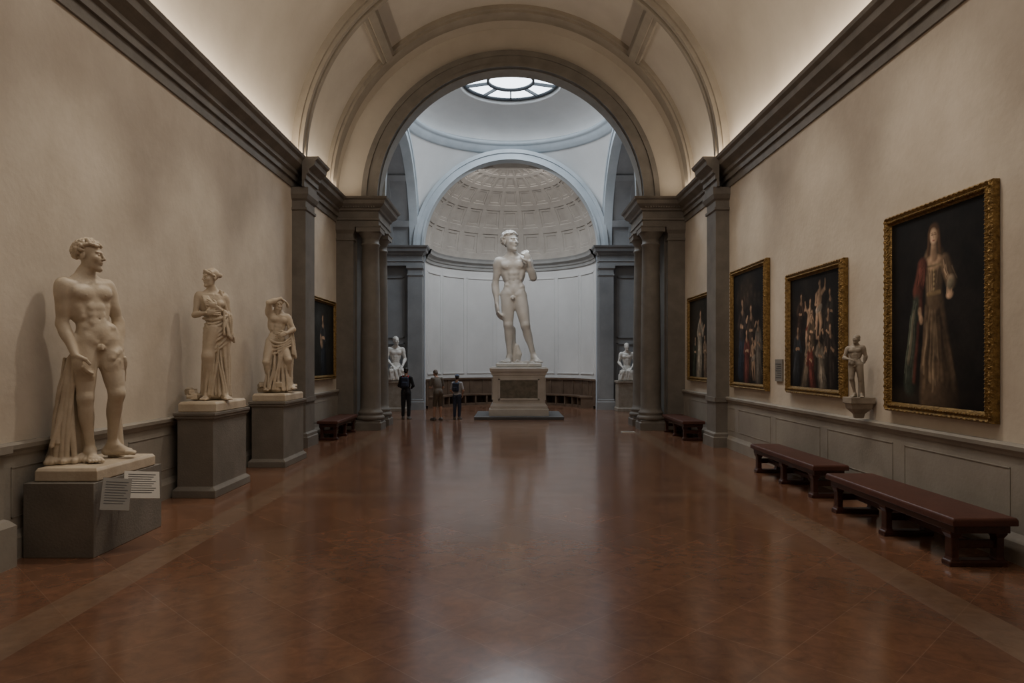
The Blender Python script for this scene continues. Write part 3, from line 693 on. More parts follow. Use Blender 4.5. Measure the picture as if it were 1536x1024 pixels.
folds(S_,[(.09,.0,.76),(.13,.04,.74)],[(.14,-.05,.4),(.17,.03,.35)],5,.012,.015,.004,.008)
rocks(S_,26,(-.16,.16),(-.10,.10),(.02,.09),.034)
yaw3=math.atan2(4.35,12.8)
S_.build('twisting_figure_statue',[MARB],(-4.36,12.78,1.311),1.84,yaw3)
# ---- two seated figures by the apse
def seated(name,x,y,z,sc,yaw,mat):
    S_=Sculpt((-.22,-.22,.28),(.22,.16,1.02),.006)
    J=dict(head=(.0,-.03,.92),neck=(.0,.0,.83),shA=(-.110,.0,.79),shB=(.110,.0,.79),elA=(-.15,-.01,.62),wrA=(-.08,-.11,.53),
     elB=(.15,-.01,.62),wrB=(.09,-.12,.52),pelvis=(0,.02,.49),hipA=(-.05,0,.46),hipB=(.05,0,.46),
     knA=(-.09,-.13,.43),anA=(-.09,-.12,.25),knB=(.09,-.13,.43),anB=(.09,-.12,.25),
     handA=((.5,-.3,-.6),(0,.3,-1),1,.4,1.1),handB=((-.5,-.3,-.6),(0,.3,-1),-1,.4,1.1))
    body(S_,J,True,1.1,feet=False); head(S_,J['head'],Rz(r_(20)),1.05,'short')
    S_.boxp((0,.0,.33),(.16,.15,.07),None,.02,.02); S_.ell((0,0,.42),(.13,.12,.06),None,.03)
    folds(S_,[(-.13,-.15,.46),(.13,-.15,.46)],[(-.14,-.15,.3),(.14,-.15,.3)],9,.015,.018,.006)
    return S_.build(name,[mat],(x,y,z-.28*sc),sc,yaw)
seated('seated_figure_statue',-4.38,26.0,1.16,2.35,r_(20),MARBW)
seated('seated_figure_statue',4.42,25.95,1.16,2.0,r_(-10),MARBW)
for x,y,w_ in ((-4.38,26.0,.42),(4.42,25.95,.38)):
    b=B(); b.loft(x-w_,x+w_,y-.38,y+.38,[(0,.04),(.12,.04),(.15,0),(1.05,0),(1.08,.04),(1.155,.04)]); b.build('statue_pedestal',MARBG,bevel=.006)
# ---- small figure on wall bracket
S_=Sculpt((-.2,-.16,0),(.18,.16,1.02),.0052)
J=dict(head=(.02,-.02,.915),neck=(.01,.01,.83),shA=(-.10,.0,.775),shB=(.11,.0,.79),elA=(-.15,-.04,.62),wrA=(-.07,-.11,.60),
 elB=(.15,.02,.64),wrB=(.13,.02,.55),pelvis=(.01,0,.53),hipA=(-.045,0,.51),hipB=(.065,0,.51),
 knA=(-.04,-.04,.29),anA=(-.0,.0,.05),toeA=(-.3,-1),knB=(.08,-.01,.28),anB=(.09,.01,.045),toeB=(.3,-1),handA=((.8,-.3,-.1),(0,.3,-1),1,.5,1.1))
body(S_,J,True,1.12); head(S_,J['head'],Rz(r_(-35)),1.05,'short')
S_.cone((.08,.07,0),(.07,.06,.45),.05,.04,.02)
S_.build('figurine',[MARBG],(4.57,9.06,1.42),.84,r_(-38))
b=B(); b.loft(4.46,4.78,8.94,9.18,[(1.14,-.1),(1.2,-.09),(1.27,-.03),(1.33,-.02),(1.34,0),(1.42,0)]); b.build('wall_bracket',MARBG,bevel=.006)

# ------------------------------------------------------------------ visitors
def cloth_mat(n,c,r=.85): return mk(n,c,tuple(min(1,q*1.35) for q in c),40,r,.1)
SKIN=mk('skin',(0.46,0.27,0.19),rough=.55); HAIRD=mk('hair_dark',(0.025,0.018,0.014),rough=.6); HAIRG=mk('hair_grey',(0.16,0.12,0.09),rough=.6)
BLACKC=cloth_mat('black_cloth',(0.018,0.018,0.022)); NAVY=cloth_mat('navy_cloth',(0.03,0.04,0.07)); OLIVE=cloth_mat('taupe_shirt',(0.15,0.13,0.11)); 
KHAKI=cloth_mat('khaki_shorts',(0.10,0.08,0.06)); SHOE=cloth_mat('shoe',(0.12,0.11,0.10)); GREYT=cloth_mat('light_top',(0.38,0.38,0.40)); REDC=cloth_mat('red_strap',(0.35,0.03,0.03)); CAPB=cloth_mat('cap_blue',(0.10,0.14,0.22))
def visitor(name,x,y,h,yaw,mats,pose,shorts=False,bag=True,hair='short',cap=False,long_sleeve=False):
    S_=Sculpt((-.22,-.26,0),(.22,.22,1.03),.0046)
    J=dict(head=(0,-.01,.93),neck=(0,.005,.845),shA=(-.095,0,.808),shB=(.095,0,.808),elA=(-.130,.01,.64),wrA=(-.13,-.05,.51),
      elB=(.130,.01,.64),wrB=(.13,-.05,.51),pelvis=(0,0,.53),hipA=(-.045,0,.52),hipB=(.045,0,.52),knA=(-.055,-.01,.285),anA=(-.055,.01,.05),
      knB=(.055,-.01,.285),anB=(.055,.01,.05),toeA=(-.2,-1),toeB=(.2,-1),handA=((0,-.3,-1),(1,0,0),1,.4,1.0),handB=((0,-.3,-1),(-1,0,0),-1,.4,1.0))
    J.update(pose); hp=J.pop('hp',0); hy=J.pop('hy',0)
    S_.cur=0
    for q in 'AB':
        el=V(*J['el'+q]);wr=V(*J['wr'+q]); S_.cone(el,wr,.022,.015,.01); hd=J['hand'+q]; hand(S_,wr,hd[0],hd[1],hd[2],hd[3],1.0)
        kn=V(*J['kn'+q]);an=V(*J['an'+q])
        if shorts: S_.cone(kn,an,.032,.019,.01); S_.ell(kn+(an-kn)*.3+V(0,.012,0),(.028,.026,.06),None,.015)
    S_.cone(J['neck'],J['head'],.028,.026,.01)
    S_.cur=4
    for q in 'AB':
        an=V(*J['an'+q]); td=nrm([*J['toe'+q],0]); S_.cone(an-V(0,0,.01),V(an[0],an[1],.022)-td*.02,.025,.022,.01); S_.cone(V(an[0],an[1],.022)-td*.02,V(an[0],an[1],.02)+td*.085,.025,.021,.012); S_.boxp(V(an[0],an[1],.008)+td*.035,(.027,.07,.008),Rz(math.atan2(td[0],-td[1])),.004,.006)
    S_.cur=3; pe=V(*J['pelvis'])
    S_.ell(pe,(.084,.064,.065),None,.02)
    for q in 'AB':
        hp_=V(*J['hip'+q]);kn=V(*J['kn'+q]);an=V(*J['an'+q])
        S_.cone(hp_,kn,.056,.042,.012); S_.ell(hp_+V(0,.028,-.01),(.042,.042,.05),None,.02)
        if not shorts:
            S_.cone(kn,an+(kn-an)*.12,.040,.030,.008)
            for i in range(3): S_.ell(an+(kn-an)*(.14+.1*i),(.033,.034,.012),None,.012)
    S_.cur=2; sm=(V(*J['shA'])+V(*J['shB']))/2; Rc=frm(V(*J['shB'])-V(*J['shA']),sm-pe); c=sm*.68+pe*.32
    S_.ell(c,(.088,.060,.110),Rc,.03); S_.ell((sm*.4+pe*.6),(.080,.060,.09),Rc,.04); S_.ell(pe+(sm-pe)*.12,(.088,.068,.055),Rc,.02)
    for q in 'AB':
        sh=V(*J['sh'+q]);el=V(*J['el'+q]);wr=V(*J['wr'+q])
        S_.cone(V(*J['neck'])-V(0,0,.014),sh-V(0,0,.006),.024,.030,.025); S_.cone(sh-V(0,0,.004),el if long_sleeve else sh+(el-sh)*.75,.034,.029,.012)
        if long_sleeve: S_.cone(el,el+(wr-el)*.92,.028,.021,.01)
    S_.cur=0
    if not long_sleeve:
        for q in 'AB': S_.cone(V(*J['sh'+q])+(V(*J['el'+q])-V(*J['sh'+q]))*.7,V(*J['el'+q]),.023,.022,.003)
    if bag:
        S_.cur=5; bc=c+Rc@V(0,.092,.0)
        S_.boxp(bc,(.072,.042,.100),Rc,.03,.006); S_.boxp(bc+Rc@V(0,.045,-.035),(.052,.02,.043),Rc,.015,.005)
        S_.cur=6
        for sg in (-1,1): S_.chain([c+Rc@V(sg*.052,.07,.09),c+Rc@V(sg*.056,.02,.130),c+Rc@V(sg*.056,-.050,.08),c+Rc@V(sg*.068,-.03,-.07)],[.009]*4,.003)
    Rh=Rz(hy)@Rx(hp)
    head(S_,J['head'],Rh,.98,hair,0,1)
    if cap:
        S_.cur=6; hc=V(*J['head']); S_.ell(hc+Rh@V(0,.01,.036),(.050,.055,.036),Rh,.003); S_.ell(hc+Rh@V(0,-.06,.03),(.036,.035,.006),Rh,.004)
    return S_.build(name,mats,(x,y,0.0),h,yaw)
visitor('visitor_with_backpack',-3.42,22.3,1.68,r_(175),[SKIN,HAIRD,BLACKC,BLACKC,SHOE,NAVY,REDC],
  dict(elA=(-.14,-.02,.65),wrA=(-.085,-.10,.60),handA=((.6,-.5,.1),(0,0,-1),1,.5,1.0),elB=(.14,-.02,.65),wrB=(.09,-.1,.60),handB=((-.6,-.5,.1),(0,0,-1),-1,.5,1.0),hp=r_(12)),long_sleeve=True)
visitor('visitor_leaning',-2.32,21.9,1.66,r_(215),[SKIN,HAIRG,OLIVE,KHAKI,SHOE,OLIVE,OLIVE],
  dict(head=(.0,-.115,.90),neck=(0,-.075,.83),shA=(-.10,-.055,.80),shB=(.10,-.055,.80),elA=(-.14,-.06,.63),wrA=(-.09,-.15,.56),elB=(.14,-.08,.63),wrB=(.06,-.17,.62),
  knA=(-.055,-.02,.285),knB=(.055,-.05,.29),anB=(.065,-.05,.05),hp=r_(35),handA=((.3,-.7,-.2),(1,0,0),1,.5,1.0),handB=((-.3,-.7,.1),(-1,0,0),-1,.5,1.0)),shorts=True,bag=False)
visitor('visitor_in_cap',-1.75,22.25,1.46,r_(165),[SKIN,HAIRD,GREYT,NAVY,SHOE,NAVY,CAPB],
  dict(elA=(-.15,.0,.64),wrA=(-.10,-.08,.56),elB=(.15,.0,.64),wrB=(.10,-.08,.56),hp=r_(5),hy=r_(25)),cap=True)

# ------------------------------------------------------------------ benches
def bench(x0,x1,y0,y1,legs):
    b=B(); h=.47
    b.loft(x0,x1,y0,y1,[(h-.075,0),(h-.02,0),(h,-.012)],1)
    b.loft(x0+.04,x1-.04,y0+.05,y1-.05,[(h-.15,0),(h-.08,0),(h-.075,.02)],0)
    for i in range(legs):
        y=y0+.16+(y1-y0-.32)*i/(legs-1)
        for x in (x0+.09,x1-.09):
            b.loft(x-.035,x+.035,y-.05,y+.05,[(.05,.012),(.08,.0),(.26,0),(.30,.02),(h-.14,.02)],0)
        b.loft(x0+.03,x1-.03,y-.065,y+.065,[(0,0),(.045,0),(.06,-.015)],0)
        b.box(x0+.09,x1-.09,y-.02,y+.02,.16,.24,0)
    b.box((x0+x1)/2-.02,(x0+x1)/2+.02,y0+.16,y1-.16,.17,.23,0)
    return b.build('bench',[WOOD,SEATM],bevel=.008)
bench(4.02,4.62,6.2,8.72,3); bench(4.14,4.64,9.35,11.8,3); bench(4.08,4.62,16.2,18.4,3); bench(-4.62,-4.12,16.25,18.4,3)

# ------------------------------------------------------------------ paintings
def attr_mat():
    m=bpy.data.materials.new('oil_paint'); m.use_nodes=True; N=m.node_tree.nodes;L=m.node_tree.links
    a=N.new('ShaderNodeVertexColor'); a.layer_name='Col'; b_=N['Principled BSDF']; b_.inputs['Roughness'].default_value=.6
    b_.inputs['Specular IOR Level'].default_value=.2
    L.new(a.outputs[0],b_.inputs['Base Color']); return m
PAINT=attr_mat()
def vnoise(U,Vv,f):
    g=rng.random((int(f*2)+4,int(f*2)+4)); xi=U*f+1;yi=Vv*f+1; x0=xi.astype(int);y0=yi.astype(int);tx=xi-x0;ty=yi-y0
    tx=tx*tx*(3-2*tx);ty=ty*ty*(3-2*ty)
    return ((g[y0,x0]*(1-tx)+g[y0,x0+1]*tx)*(1-ty)+(g[y0+1,x0]*(1-tx)+g[y0+1,x0+1]*tx)*ty)-.5
class Canvas:
    def __init__(s,w,h,base,n=260,warp=.012):
        s.nx=int(n*w/h)+2; s.ny=n; s.asp=w/h
        U,Vv=np.meshgrid(np.linspace(0,s.asp,s.nx),np.linspace(0,1,s.ny))
        s.U0,s.V0=U,Vv
        s.U=U+warp*(vnoise(U,Vv,9)+.6*vnoise(U,Vv,22)); s.Vv=Vv+warp*(vnoise(U,Vv,9)+.6*vnoise(U,Vv,22))
        s.noise=.5+.5*vnoise(U,Vv,3)+.45*vnoise(U,Vv,8)+.35*vnoise(U,Vv,20)+.25*vnoise(U,Vv,45)
        s.C=np.zeros((s.ny,s.nx,3))+np.array(base); s.C*=(.35+1.3*s.noise)[...,None]
    def mixin(s,d,soft,col,sh=None,al=1):
        a=al*np.clip(.5-d/soft,0,1)[...,None]; c=np.array(col)*np.clip(.45+1.1*s.noise,.15,2)[...,None]
        if sh is not None: c=c*sh[...,None]
        s.C=s.C*(1-a)+c*a
    def el(s,x,y,rx,ry,rot,col,soft=.015,al=1):
        c,q=math.cos(rot),math.sin(rot); X=(s.U-x)*c+(s.Vv-y)*q;Y=-(s.U-x)*q+(s.Vv-y)*c
        k=np.sqrt((X/rx)**2+(Y/ry)**2); s.mixin((k-1)*min(rx,ry),soft,col,np.clip(.85+.45*(-X/rx+.5*Y/ry),.12,1.5),al)
    def st(s,p,q,r0,r1,col,soft=.012,al=1):
        dx,dy=q[0]-p[0],q[1]-p[1]; t=np.clip(((s.U-p[0])*dx+(s.Vv-p[1])*dy)/(dx*dx+dy*dy+1e-9),0,1)
        ex=s.U-p[0]-t*dx; d=np.hypot(ex,s.Vv-p[1]-t*dy)-(r0+(r1-r0)*t)
        s.mixin(d,soft,col,np.clip(.85-.6*ex/max(r0,r1),.10,1.5),al)
    def drape(s,p,q,w0,w1,col,n=14,al=.55):
        for i in range(n):
            t=rng.uniform(-1,1); j=rng.uniform(-.5,.5); br=rng.choice([.25,.4,1.7,2.2])*(1.15-.5*t)
            a=(p[0]+t*w0,p[1]+rng.uniform(0,.04)); b=(q[0]+(t+.3*j)*w1,q[1]); u0=rng.uniform(0,.5);u1=rng.uniform(.6,1)
            A=(a[0]+(b[0]-a[0])*u0,a[1]+(b[1]-a[1])*u0);Bb=(a[0]+(b[0]-a[0])*u1+j*.02,a[1]+(b[1]-a[1])*u1)
            s.st(A,Bb,w0*.07,w1*.06,tuple(c*br for c in col),w0*.16+.006,al)
    def person(s,x,y,h,robe,skin=(.50,.31,.19),lean=0,arm=0,robe2=None,hair=(.06,.03,.02),turn=0):
        X=lambda t: x+lean*t*h; robe2=robe2 or robe; sf=.04*h
        mt=tuple(c*.45 for c in robe2)
        s.st((X(0)-.04*h,y),(X(.6)-.02*h,y+.6*h),.17*h,.12*h,mt,.06*h); s.st((X(0),y),(X(.52),y+.52*h),.14*h,.10*h,robe,sf); s.drape((X(0),y),(X(.52),y+.52*h),.14*h,.08*h,robe,18)
        s.st((X(.5),y+.5*h),(X(.75),y+.75*h),.085*h,.10*h,robe2,sf); s.drape((X(.5),y+.5*h),(X(.76),y+.76*h),.07*h,.08*h,robe2,10)
        s.el(X(.79),y+.785*h,.05*h,.03*h,0,tuple(c*.8 for c in skin),sf)
        s.st((X(.79),y+.79*h),(X(.87),y+.87*h),.03*h,.028*h,tuple(c*.7 for c in skin),sf); s.el(X(.93),y+.935*h,.054*h,.062*h,0,hair,sf); s.el(X(.93)-.010*h+turn*.01,y+.918*h,.037*h,.050*h,lean+turn*.3,skin,.02*h)
        s.el(X(.93)+.003*h,y+.924*h,.026*h,.008*h,0,tuple(c*.4 for c in skin),.02*h,.6); s.el(X(.93)-.008*h,y+.893*h,.012*h,.005*h,0,tuple(c*.5 for c in skin),.012*h,.6)
        for sg in (-1,1):
            sx,sy=X(.74)+sg*.085*h,y+.74*h; ex,ey=sx+sg*.05*h,y+(.57+.05*arm)*h; hx,hy=(X(.6)-sg*.03*h,y+.60*h) if (not arm or sg*arm<0) else (ex+sg*.07*h,ey+.10*h*abs(arm))
            s.st((sx,sy),(ex,ey),.050*h,.052*h,robe2,sf); s.st((ex,ey),(ex*.6+hx*.4,ey*.6+hy*.4),.050*h,.036*h,robe2,sf); s.drape((sx,sy),(ex,ey-.03*h),.04*h,.04*h,robe2,6)
            s.st((ex*.55+hx*.45,ey*.55+hy*.45),(hx,hy),.026*h,.018*h,skin,.02*h); s.el(hx,hy,.024*h,.019*h,.4,skin,.018*h)
    def nude(s,x,y,h,skin=(.46,.29,.18),lean=0,arm=1,cloth=(.3,.25,.2)):
        X=lambda t: x+lean*t*h; sf=.03*h
        for sg in (-1,1):
            s.st((X(.5)+sg*.03*h,y+.5*h),(X(.28)+sg*.07*h,y+.28*h),.062*h,.042*h,skin,sf); s.st((X(.28)+sg*.07*h,y+.28*h),(X(0)+sg*.05*h,y+.02*h),.040*h,.022*h,skin,sf)
        s.st((X(.52),y+.52*h),(X(.74),y+.74*h),.070*h,.092*h,skin,sf); s.el(X(.7),y+.70*h,.05*h,.02*h,.2,tuple(c*.55 for c in skin),.04*h,.5); s.st((X(.5)-.07*h,y+.46*h),(X(.5)+.08*h,y+.52*h),.045*h,.055*h,cloth,sf); s.drape((X(.4),y+.36*h),(X(.5),y+.52*h),.10*h,.08*h,cloth,12)
        s.st((X(.79),y+.79*h),(X(.87),y+.87*h),.028*h,.026*h,skin,sf); s.el(X(.93),y+.94*h,.05*h,.058*h,0,(.06,.03,.02),sf); s.el(X(.93)-.010*h,y+.92*h,.036*h,.048*h,lean,skin,.02*h)
        s.st((X(.75)+arm*.09*h,y+.75*h),(X(.75)+arm*.19*h,y+.82*h),.036*h,.030*h,skin,sf); s.st((X(.75)+arm*.19*h,y+.82*h),(X(.75)+arm*.20*h,y+.95*h),.028*h,.020*h,skin,sf)
        s.st((X(.75)-arm*.09*h,y+.75*h),(X(.75)-arm*.14*h,y+.58*h),.036*h,.030*h,skin,sf); s.st((X(.75)-arm*.14*h,y+.58*h),(X(.6)-arm*.04*h,y+.55*h),.027*h,.020*h,skin,sf)
    def finish(s,vig=.5,g=1):
        u=s.U0/s.asp-.5;v=s.V0-.5; s.C*=g*np.clip(1.15-vig*2*(u*u+v*v)*2,.2,1.2)[...,None]; s.C*=(1+.25*vnoise(s.U0,s.V0,60))[...,None]
        # old varnish: slightly desaturated, warm
        l=s.C.mean(axis=2,keepdims=True); s.C=s.C*.78+l*np.array([1.08,.98,.80])*.22
def painting(name,side,y0,y1,z0,z1,cv,fw):
    b=B(); xw=W-.005; w=y1-y0; h=z1-z0
    loops=[(0,.0),(0,.07),(.012,.085),(fw*.22,.10),(fw*.30,.085),(fw*.45,.075),(fw*.6,.10),(fw*.72,.095),(fw*.85,.06),(fw*.9,.055),(fw,.045)]
    vs=[];fs=[]
    for ins,o in loops:
        X=side*(xw-o); vs+=[(X,y0+ins,z0+ins),(X,y1-ins,z0+ins),(X,y1-ins,z1-ins),(X,y0+ins,z1-ins)]
    for l in range(len(loops)-1):
        for k in range(4): fs.append((l*4+k,l*4+(k+1)%4,l*4+4+(k+1)%4,l*4+4+k))
    b.add(vs,fs,0)
    ins=fw*.66; sp=.045
    for (ya,za,yb,zb) in ((y0+ins,z0+ins,y1-ins,z0+ins),(y1-ins,z0+ins,y1-ins,z1-ins),(y1-ins,z1-ins,y0+ins,z1-ins),(y0+ins,z1-ins,y0+ins,z0+ins)):
        L_=math.hypot(yb-ya,zb-za); n=int(L_/sp)
        for i in range(n):
            r=.011; c=V(side*(xw-.098),ya+(yb-ya)*i/n,za+(zb-za)*i/n)
            b.add([c+V(r,0,0),c+V(-r,0,0),c+V(0,r,0),c+V(0,-r,0),c+V(0,0,r),c+V(0,0,-r)],[(0,2,4),(2,1,4),(1,3,4),(3,0,4),(2,0,5),(1,2,5),(3,1,5),(0,3,5)],0,True)
    sp=.08; ins=fw*.16
    for (ya,za,yb,zb) in ((y0+ins,z0+ins,y1-ins,z0+ins),(y1-ins,z0+ins,y1-ins,z1-ins),(y1-ins,z1-ins,y0+ins,z1-ins),(y0+ins,z1-ins,y0+ins,z0+ins)):
        L_=math.hypot(yb-ya,zb-za); n=int(L_/sp); t=V(0,(yb-ya)/L_,(zb-za)/L_); q=np.cross(t,V(1,0,0))
        for i in range(n):
            c=V(side*(xw-.095),ya+(yb-ya)*(i+.5)/n,za+(zb-za)*(i+.5)/n)
            b.add([c-t*.032,c+q*.014,c+t*.032,c-q*.014,c-V(side*.012,0,0)],[(0,1,4),(1,2,4),(2,3,4),(3,0,4)],0)
    fr=b.build('frame',[GOLD])
    X=side*(xw-.05); nx,ny=cv.nx,cv.ny; vs=[]
    for j in range(ny):
        for i in range(nx):
            u=i/(nx-1); y=(y1-fw-(w-2*fw)*u) if side>0 else (y0+fw+(w-2*fw)*u)
            vs.append((X,y,z0+fw+(h-2*fw)*j/(ny-1)))
    fs=[(j*nx+i,j*nx+i+1,(j+1)*nx+i+1,(j+1)*nx+i) for j in range(ny-1) for i in range(nx-1)]
    me=bpy.data.meshes.new('canvas'); me.from_pydata(vs,[],fs); me.materials.append(PAINT)
    ca=me.color_attributes.new('Col','FLOAT_COLOR','POINT'); col=np.ones((ny*nx,4),np.float32); col[:,:3]=np.clip(cv.C.reshape(-1,3),0,1); ca.data.foreach_set('color',col.ravel())
    ob=bpy.data.objects.new('canvas',me); bpy.context.scene.collection.objects.link(ob)
    return parent([fr,ob],name,(side*(xw-.05),(y0+y1)/2,(z0+z1)/2))
sk=(.54,.34,.21)
def lady():
    c=Canvas(1.62,2.15,(.012,.0098,.0085),420,.008); a=c.asp; x=a*.50
    c.el(x,.03,a*.5,.035,0,(.045,.032,.022),.08)
    g=(.10,.064,.037)
    c.st((x+.035,.05),(x+.0,.54),.155,.066,g,.03); c.drape((x+.035,.05),(x+.0,.54),.15,.05,g,50,.45)
    c.drape((x-.03,.05),(x-.01,.54),.08,.03,(.17,.12,.072),20,.4)
    c.st((x,.55),(x-.002,.75),.058,.082,(.13,.086,.05),.02); c.drape((x,.55),(x,.74),.045,.06,(.18,.125,.07),16,.4)
    c.el(x-.002,.738,.062,.036,0,sk,.02); c.st((x-.06,.722),(x+.056,.722),.006,.006,(.25,.18,.10),.01)
    c.st((x-.046,.575),(x+.046,.582),.010,.010,(.25,.17,.08),.012)
    for i in range(5): c.el(x,.60+.025*i,.007,.008,0,(.30,.22,.11),.008)
    c.st((x-.092,.735),(x-.135,.60),.040,.046,(.14,.038,.027),.02); c.drape((x-.092,.735),(x-.135,.60),.03,.035,(.16,.045,.032),10)
    c.st((x-.135,.60),(x-.115,.50),.038,.020,(.13,.035,.025),.02); c.st((x-.122,.50),(x-.112,.455),.017,.015,sk,.012); c.el(x-.108,.445,.018,.022,.3,sk,.012)
    c.st((x-.150,.56),(x-.205,.10),.026,.055,(.045,.060,.045),.03); c.drape((x-.205,.10),(x-.150,.56),.05,.024,(.075,.09,.065),18)
    c.st((x-.165,.50),(x-.215,.22),.008,.012,(.20,.165,.11),.016,.7); c.st((x-.128,.43),(x-.165,.12),.008,.016,(.14,.036,.026),.02,.8)
    c.st((x+.086,.735),(x+.130,.63),.036,.040,(.13,.085,.05),.02); c.drape((x+.086,.735),(x+.13,.63),.03,.03,(.18,.125,.08),8)
    c.st((x+.130,.63),(x+.115,.575),.028,.019,(.32,.24,.16),.015); c.el(x+.118,.56,.026,.019,.2,sk,.012)
    for i in range(4): c.st((x+.10+.010*i,.572),(x+.104+.011*i,.598),.0045,.004,sk,.006)
    c.el(x+.124,.612,.022,.026,0,(.24,.205,.14),.012)
    c.st((x-.002,.765),(x,.84),.026,.023,tuple(q*.75 for q in sk),.014); c.el(x,.885,.047,.056,0,(.10,.05,.025),.016)
    for sg in (-1,1): c.st((x+sg*.036,.89),(x+sg*.046,.79),.014,.010,(.12,.06,.03),.014)
    c.el(x-.003,.872,.031,.043,.06,(.64,.43,.28),.012)
    for sg in (-1,1): c.el(x-.004+sg*.0125,.880,.0075,.0032,0,(.08,.045,.03),.006); c.st((x-.004+sg*.006,.890),(x-.004+sg*.019,.889),.0016,.0014,(.16,.09,.05),.004)
    c.st((x-.0055,.882),(x-.0075,.864),.002,.004,(.42,.25,.16),.006,.7); c.el(x-.005,.850,.009,.0035,0,(.34,.10,.075),.005); c.el(x+.017,.865,.010,.028,0,(.22,.12,.07),.02,.5)
    c.finish(.4,1.1); return c
def crowd():
    c=Canvas(1.76,1.76,(.020,.0155,.013),320,.018); a=c.asp
    for i in range(12): c.el(rng.uniform(0,a),rng.uniform(.5,1),rng.uniform(.05,.15),rng.uniform(.04,.1),rng.random()*3,(.04,.03,.022),.08,.6)
    for (px,py,hh,rb,ln,am) in ((.20,.38,.48,(.07,.04,.028),.1,1),(.86,.38,.48,(.045,.038,.03),-.1,0)): c.person(a*px,py,hh,rb,lean=ln,arm=am)
    c.nude(a*.60,.42,.54,lean=.05,arm=1); c.nude(a*.38,.30,.50,lean=.12,arm=-1,cloth=(.18,.03,.02))
    for (px,py,hh,rb,ln,am) in ((.13,.03,.54,(.04,.045,.055),.1,0),(.50,.20,.48,(.10,.07,.045),-.1,1),(.74,.20,.50,(.06,.045,.035),.1,-1),(.32,.0,.48,(.24,.18,.125),.25,1),(.88,.02,.54,(.055,.04,.032),-.1,-1),(.50,-.02,.44,(.17,.033,.025),-.2,-1),(.70,.0,.47,(.24,.20,.155),-.2,1)):
        c.person(a*px,py,hh,rb,lean=ln,arm=am)
    c.finish(.6,1.0); return c
def altar():
    c=Canvas(1.8,2.2,(.021,.016,.0135),320,.015); a=c.asp
    c.el(a*.5,.84,.22,.12,0,(.06,.04,.024),.2)
    for i in range(7): c.el(a*(.17+.11*i),.81+.06*math.sin(i*2),.022,.026,.3*i,(.11,.07,.045),.03,.8); c.el(a*(.17+.11*i),.76+.06*math.sin(i*2),.04,.035,.3*i,(.06,.042,.03),.05,.8)
    c.person(a*.27,.10,.68,(.032,.045,.075),lean=.06,arm=1,robe2=(.055,.04,.036)); c.person(a*.64,.12,.58,(.07,.046,.032),lean=-.08,arm=1)
    c.person(a*.84,.05,.52,(.20,.17,.14),lean=-.05,arm=-1); c.person(a*.46,.02,.46,(.14,.033,.026)); c.nude(a*.68,.02,.4,lean=-.1,arm=1); c.finish(.6); return c
def saint():
    c=Canvas(1.9,2.0,(.035,.029,.021),240,.012); a=c.asp
    c.person(a*.24,.03,.5,(.05,.06,.042),lean=.1); c.person(a*.78,.04,.5,(.24,.16,.10),lean=-.1)
    c.person(a*.5,.05,.82,(.28,.24,.18),lean=.05,arm=1); c.finish(.4); return c
def madonna():
    c=Canvas(1.9,2.0,(.025,.027,.025),240,.012); a=c.asp
    c.el(a*.3,.78,.2,.12,0,(.05,.057,.06),.15); c.person(a*.52,.05,.80,(.025,.036,.052),lean=-.05,robe2=(.04,.045,.05)); c.el(a*.42,.45,.05,.075,.4,(.36,.24,.15),.03); c.el(a*.38,.53,.03,.035,0,(.38,.25,.16),.02)
    c.finish(.5); return c
painting('lady_portrait_painting',1,6.69,8.61,1.28,3.69,lady(),.115)
painting('biblical_scene_painting',1,9.70,11.70,1.36,3.37,crowd(),.12)
painting('altarpiece_painting',1,12.62,14.65,1.34,3.81,altar(),.12)
painting('saint_painting',1,16.05,18.2,1.38,3.57,saint(),.12)
painting('madonna_painting',-1,16.2,18.4,1.42,3.48,madonna(),.12)
b=B(); b.box(W-.03,W-.001,12.0,12.32,1.54,1.93,0)
for i in range(7): b.box(W-.034,W-.029,12.04,12.28-.03*(i%3),1.60+i*.04,1.612+i*.04,1)
b.build('wall_label',[LABELG,INK])
def label(c,yaw,tilt,roll,w,h,mat,lines):
    b=B(); Rm=Rz(yaw)@Rx(-tilt)@Ry(roll); ax=(Rm[:,0],Rm[:,1],Rm[:,2]); c=np.array(c,float)
    b.obox(c,ax,(w,.006,h),0)
    for i in range(lines):
        b.obox(c-ax[1]*.0075+ax[2]*(h*.75-i*h*1.5/lines)-ax[0]*w*.06*(i%3),ax,(w*.78-w*.06*(i%3),.001,h*.022),1)
    e=V(-4.018,c[1]+.10,c[2]); 
    b.obox((c+e)/2,(nrm(e-c),nrm(np.cross(e-c,[0,0,1])),V(0,0,1)),(np.linalg.norm(e-c)/2,.012,.008),2)
    return b.build('information_label',[mat,INK,IRON])
label((-3.85,6.66,.60),r_(40),r_(30),.18,.125,.165,LABELG,9)
label((-3.78,7.00,.63),r_(46),r_(32),.16,.165,.15,LABELW,9)
b=B(); b.loft(2.95,3.3,18.05,18.3,[(0,0),(.015,0),(.02,-.005)],0); b.box(3.0,3.25,18.1,18.25,.02,.022,1); b.build('floor_placard',[LABELW,LABELG])

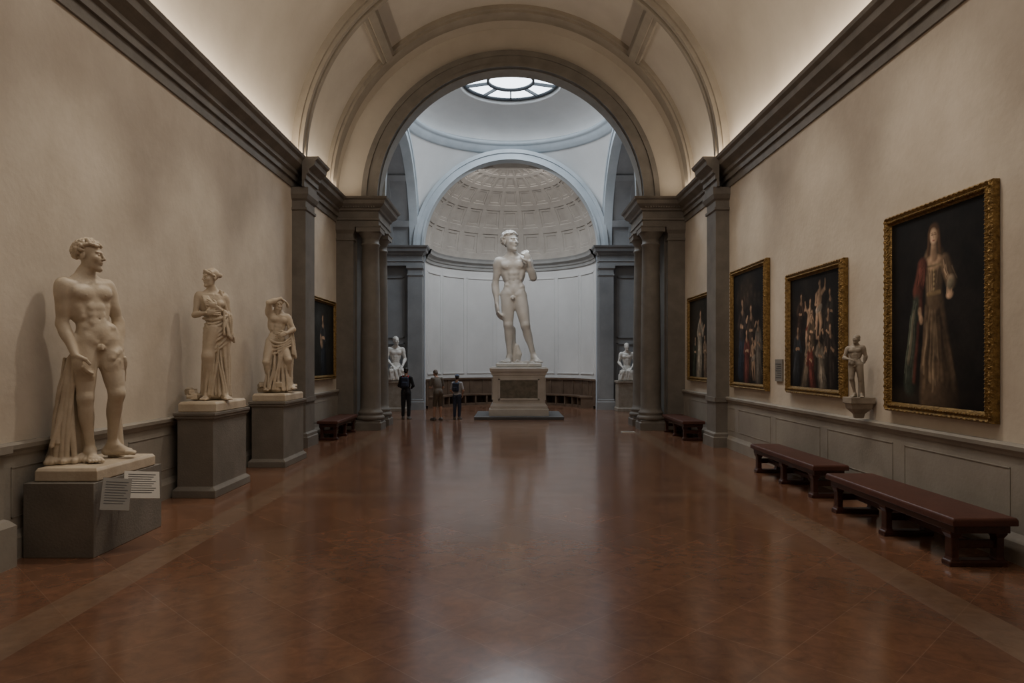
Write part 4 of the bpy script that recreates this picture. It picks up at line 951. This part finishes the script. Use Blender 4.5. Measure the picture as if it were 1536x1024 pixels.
# ------------------------------------------------------------------ LIGHTS
def area(name,loc,rot,sx,sy,e,col,shape='RECTANGLE',spread=None):
    l=bpy.data.lights.new(name,'AREA'); l.shape=shape; l.size=sx
    if shape=='RECTANGLE': l.size_y=sy
    l.energy=e; l.color=col
    if spread: l.spread=spread
    o=bpy.data.objects.new(name,l); bpy.context.scene.collection.objects.link(o); o.location=loc; o.rotation_euler=rot; return o
def spot(name,loc,tgt,e,col,ang=50,blend=.6,rad=.12):
    from mathutils import Vector
    l=bpy.data.lights.new(name,'SPOT'); l.energy=e; l.color=col; l.spot_size=math.radians(ang); l.spot_blend=blend; l.shadow_soft_size=rad
    o=bpy.data.objects.new(name,l); bpy.context.scene.collection.objects.link(o); o.location=loc
    o.rotation_euler=(Vector(tgt)-Vector(loc)).to_track_quat('-Z','Y').to_euler(); return o
WARM=(1,.83,.64); WM2=(1,.88,.72); COOL=(.84,.92,1)
for sd in (-1,1):
    area('cove_lamp',(sd*4.62,9.0,6.42),(PI,0,0),.12,19,165,WARM)
area('hall_ceiling_fill',(0,6.5,10.3),(0,0,0),3,12,270,(1,.91,.81))  # general fill added for the hall, standing for its ceiling skylights
area('skylight_lamp',(0,TC,ZR+1.1),(0,0,0),3.0,3.0,340,COOL,'DISK')
for sd in (-1,1):
    area('tribune_fill',(sd*3.2,TC,6.6),(PI,0,0),.12,5.5,26,(.92,.96,1))  # added uplights that make up the tribune's light
for y,e in ((7.2,470),(10.1,350),(12.8,310)):
    spot('track_spot',(-1.9,y+1.6,8.6),(-4.4,y,2.3),e,WM2,38,.85)
for y,e in ((7.7,370),(10.7,330),(13.6,300)):
    spot('track_spot',(1.9,y+.3,8.6),(4.75,y,2.5),e,WM2,42,.85)
spot('track_spot',(1.9,17,8.6),(4.75,17.2,2.5),190,WM2,46,.8); spot('track_spot',(-1.9,17,8.6),(-4.75,17.2,2.5),190,WM2,46,.8)
spot('david_spot',(-1.5,17.6,9.6),(DX,DY,4.3),560,(1,.94,.86),26,.5,.2)
spot('david_spot',(2.4,17.6,9.6),(DX,DY,3.5),170,(1,.95,.9),26,.5,.2)
area('apse_fill',(0,26.9,9.4),(r_(25),0,0),2.5,.6,75,(1,.98,.96))  # added fill light inside the apse for the coffers
w=bpy.data.worlds.new('world'); bpy.context.scene.world=w; w.use_nodes=True
w.node_tree.nodes['Background'].inputs[0].default_value=(.6,.7,.85,1); w.node_tree.nodes['Background'].inputs[1].default_value=.3

# ------------------------------------------------------------------ camera
cam=bpy.data.cameras.new('camera'); co=bpy.data.objects.new('camera',cam); bpy.context.scene.collection.objects.link(co)
cam.lens=24; cam.sensor_width=36; cam.shift_x=.0013; cam.shift_y=.019
co.location=(0,0,1.9); co.rotation_euler=(PI/2,0,0); bpy.context.scene.camera=co
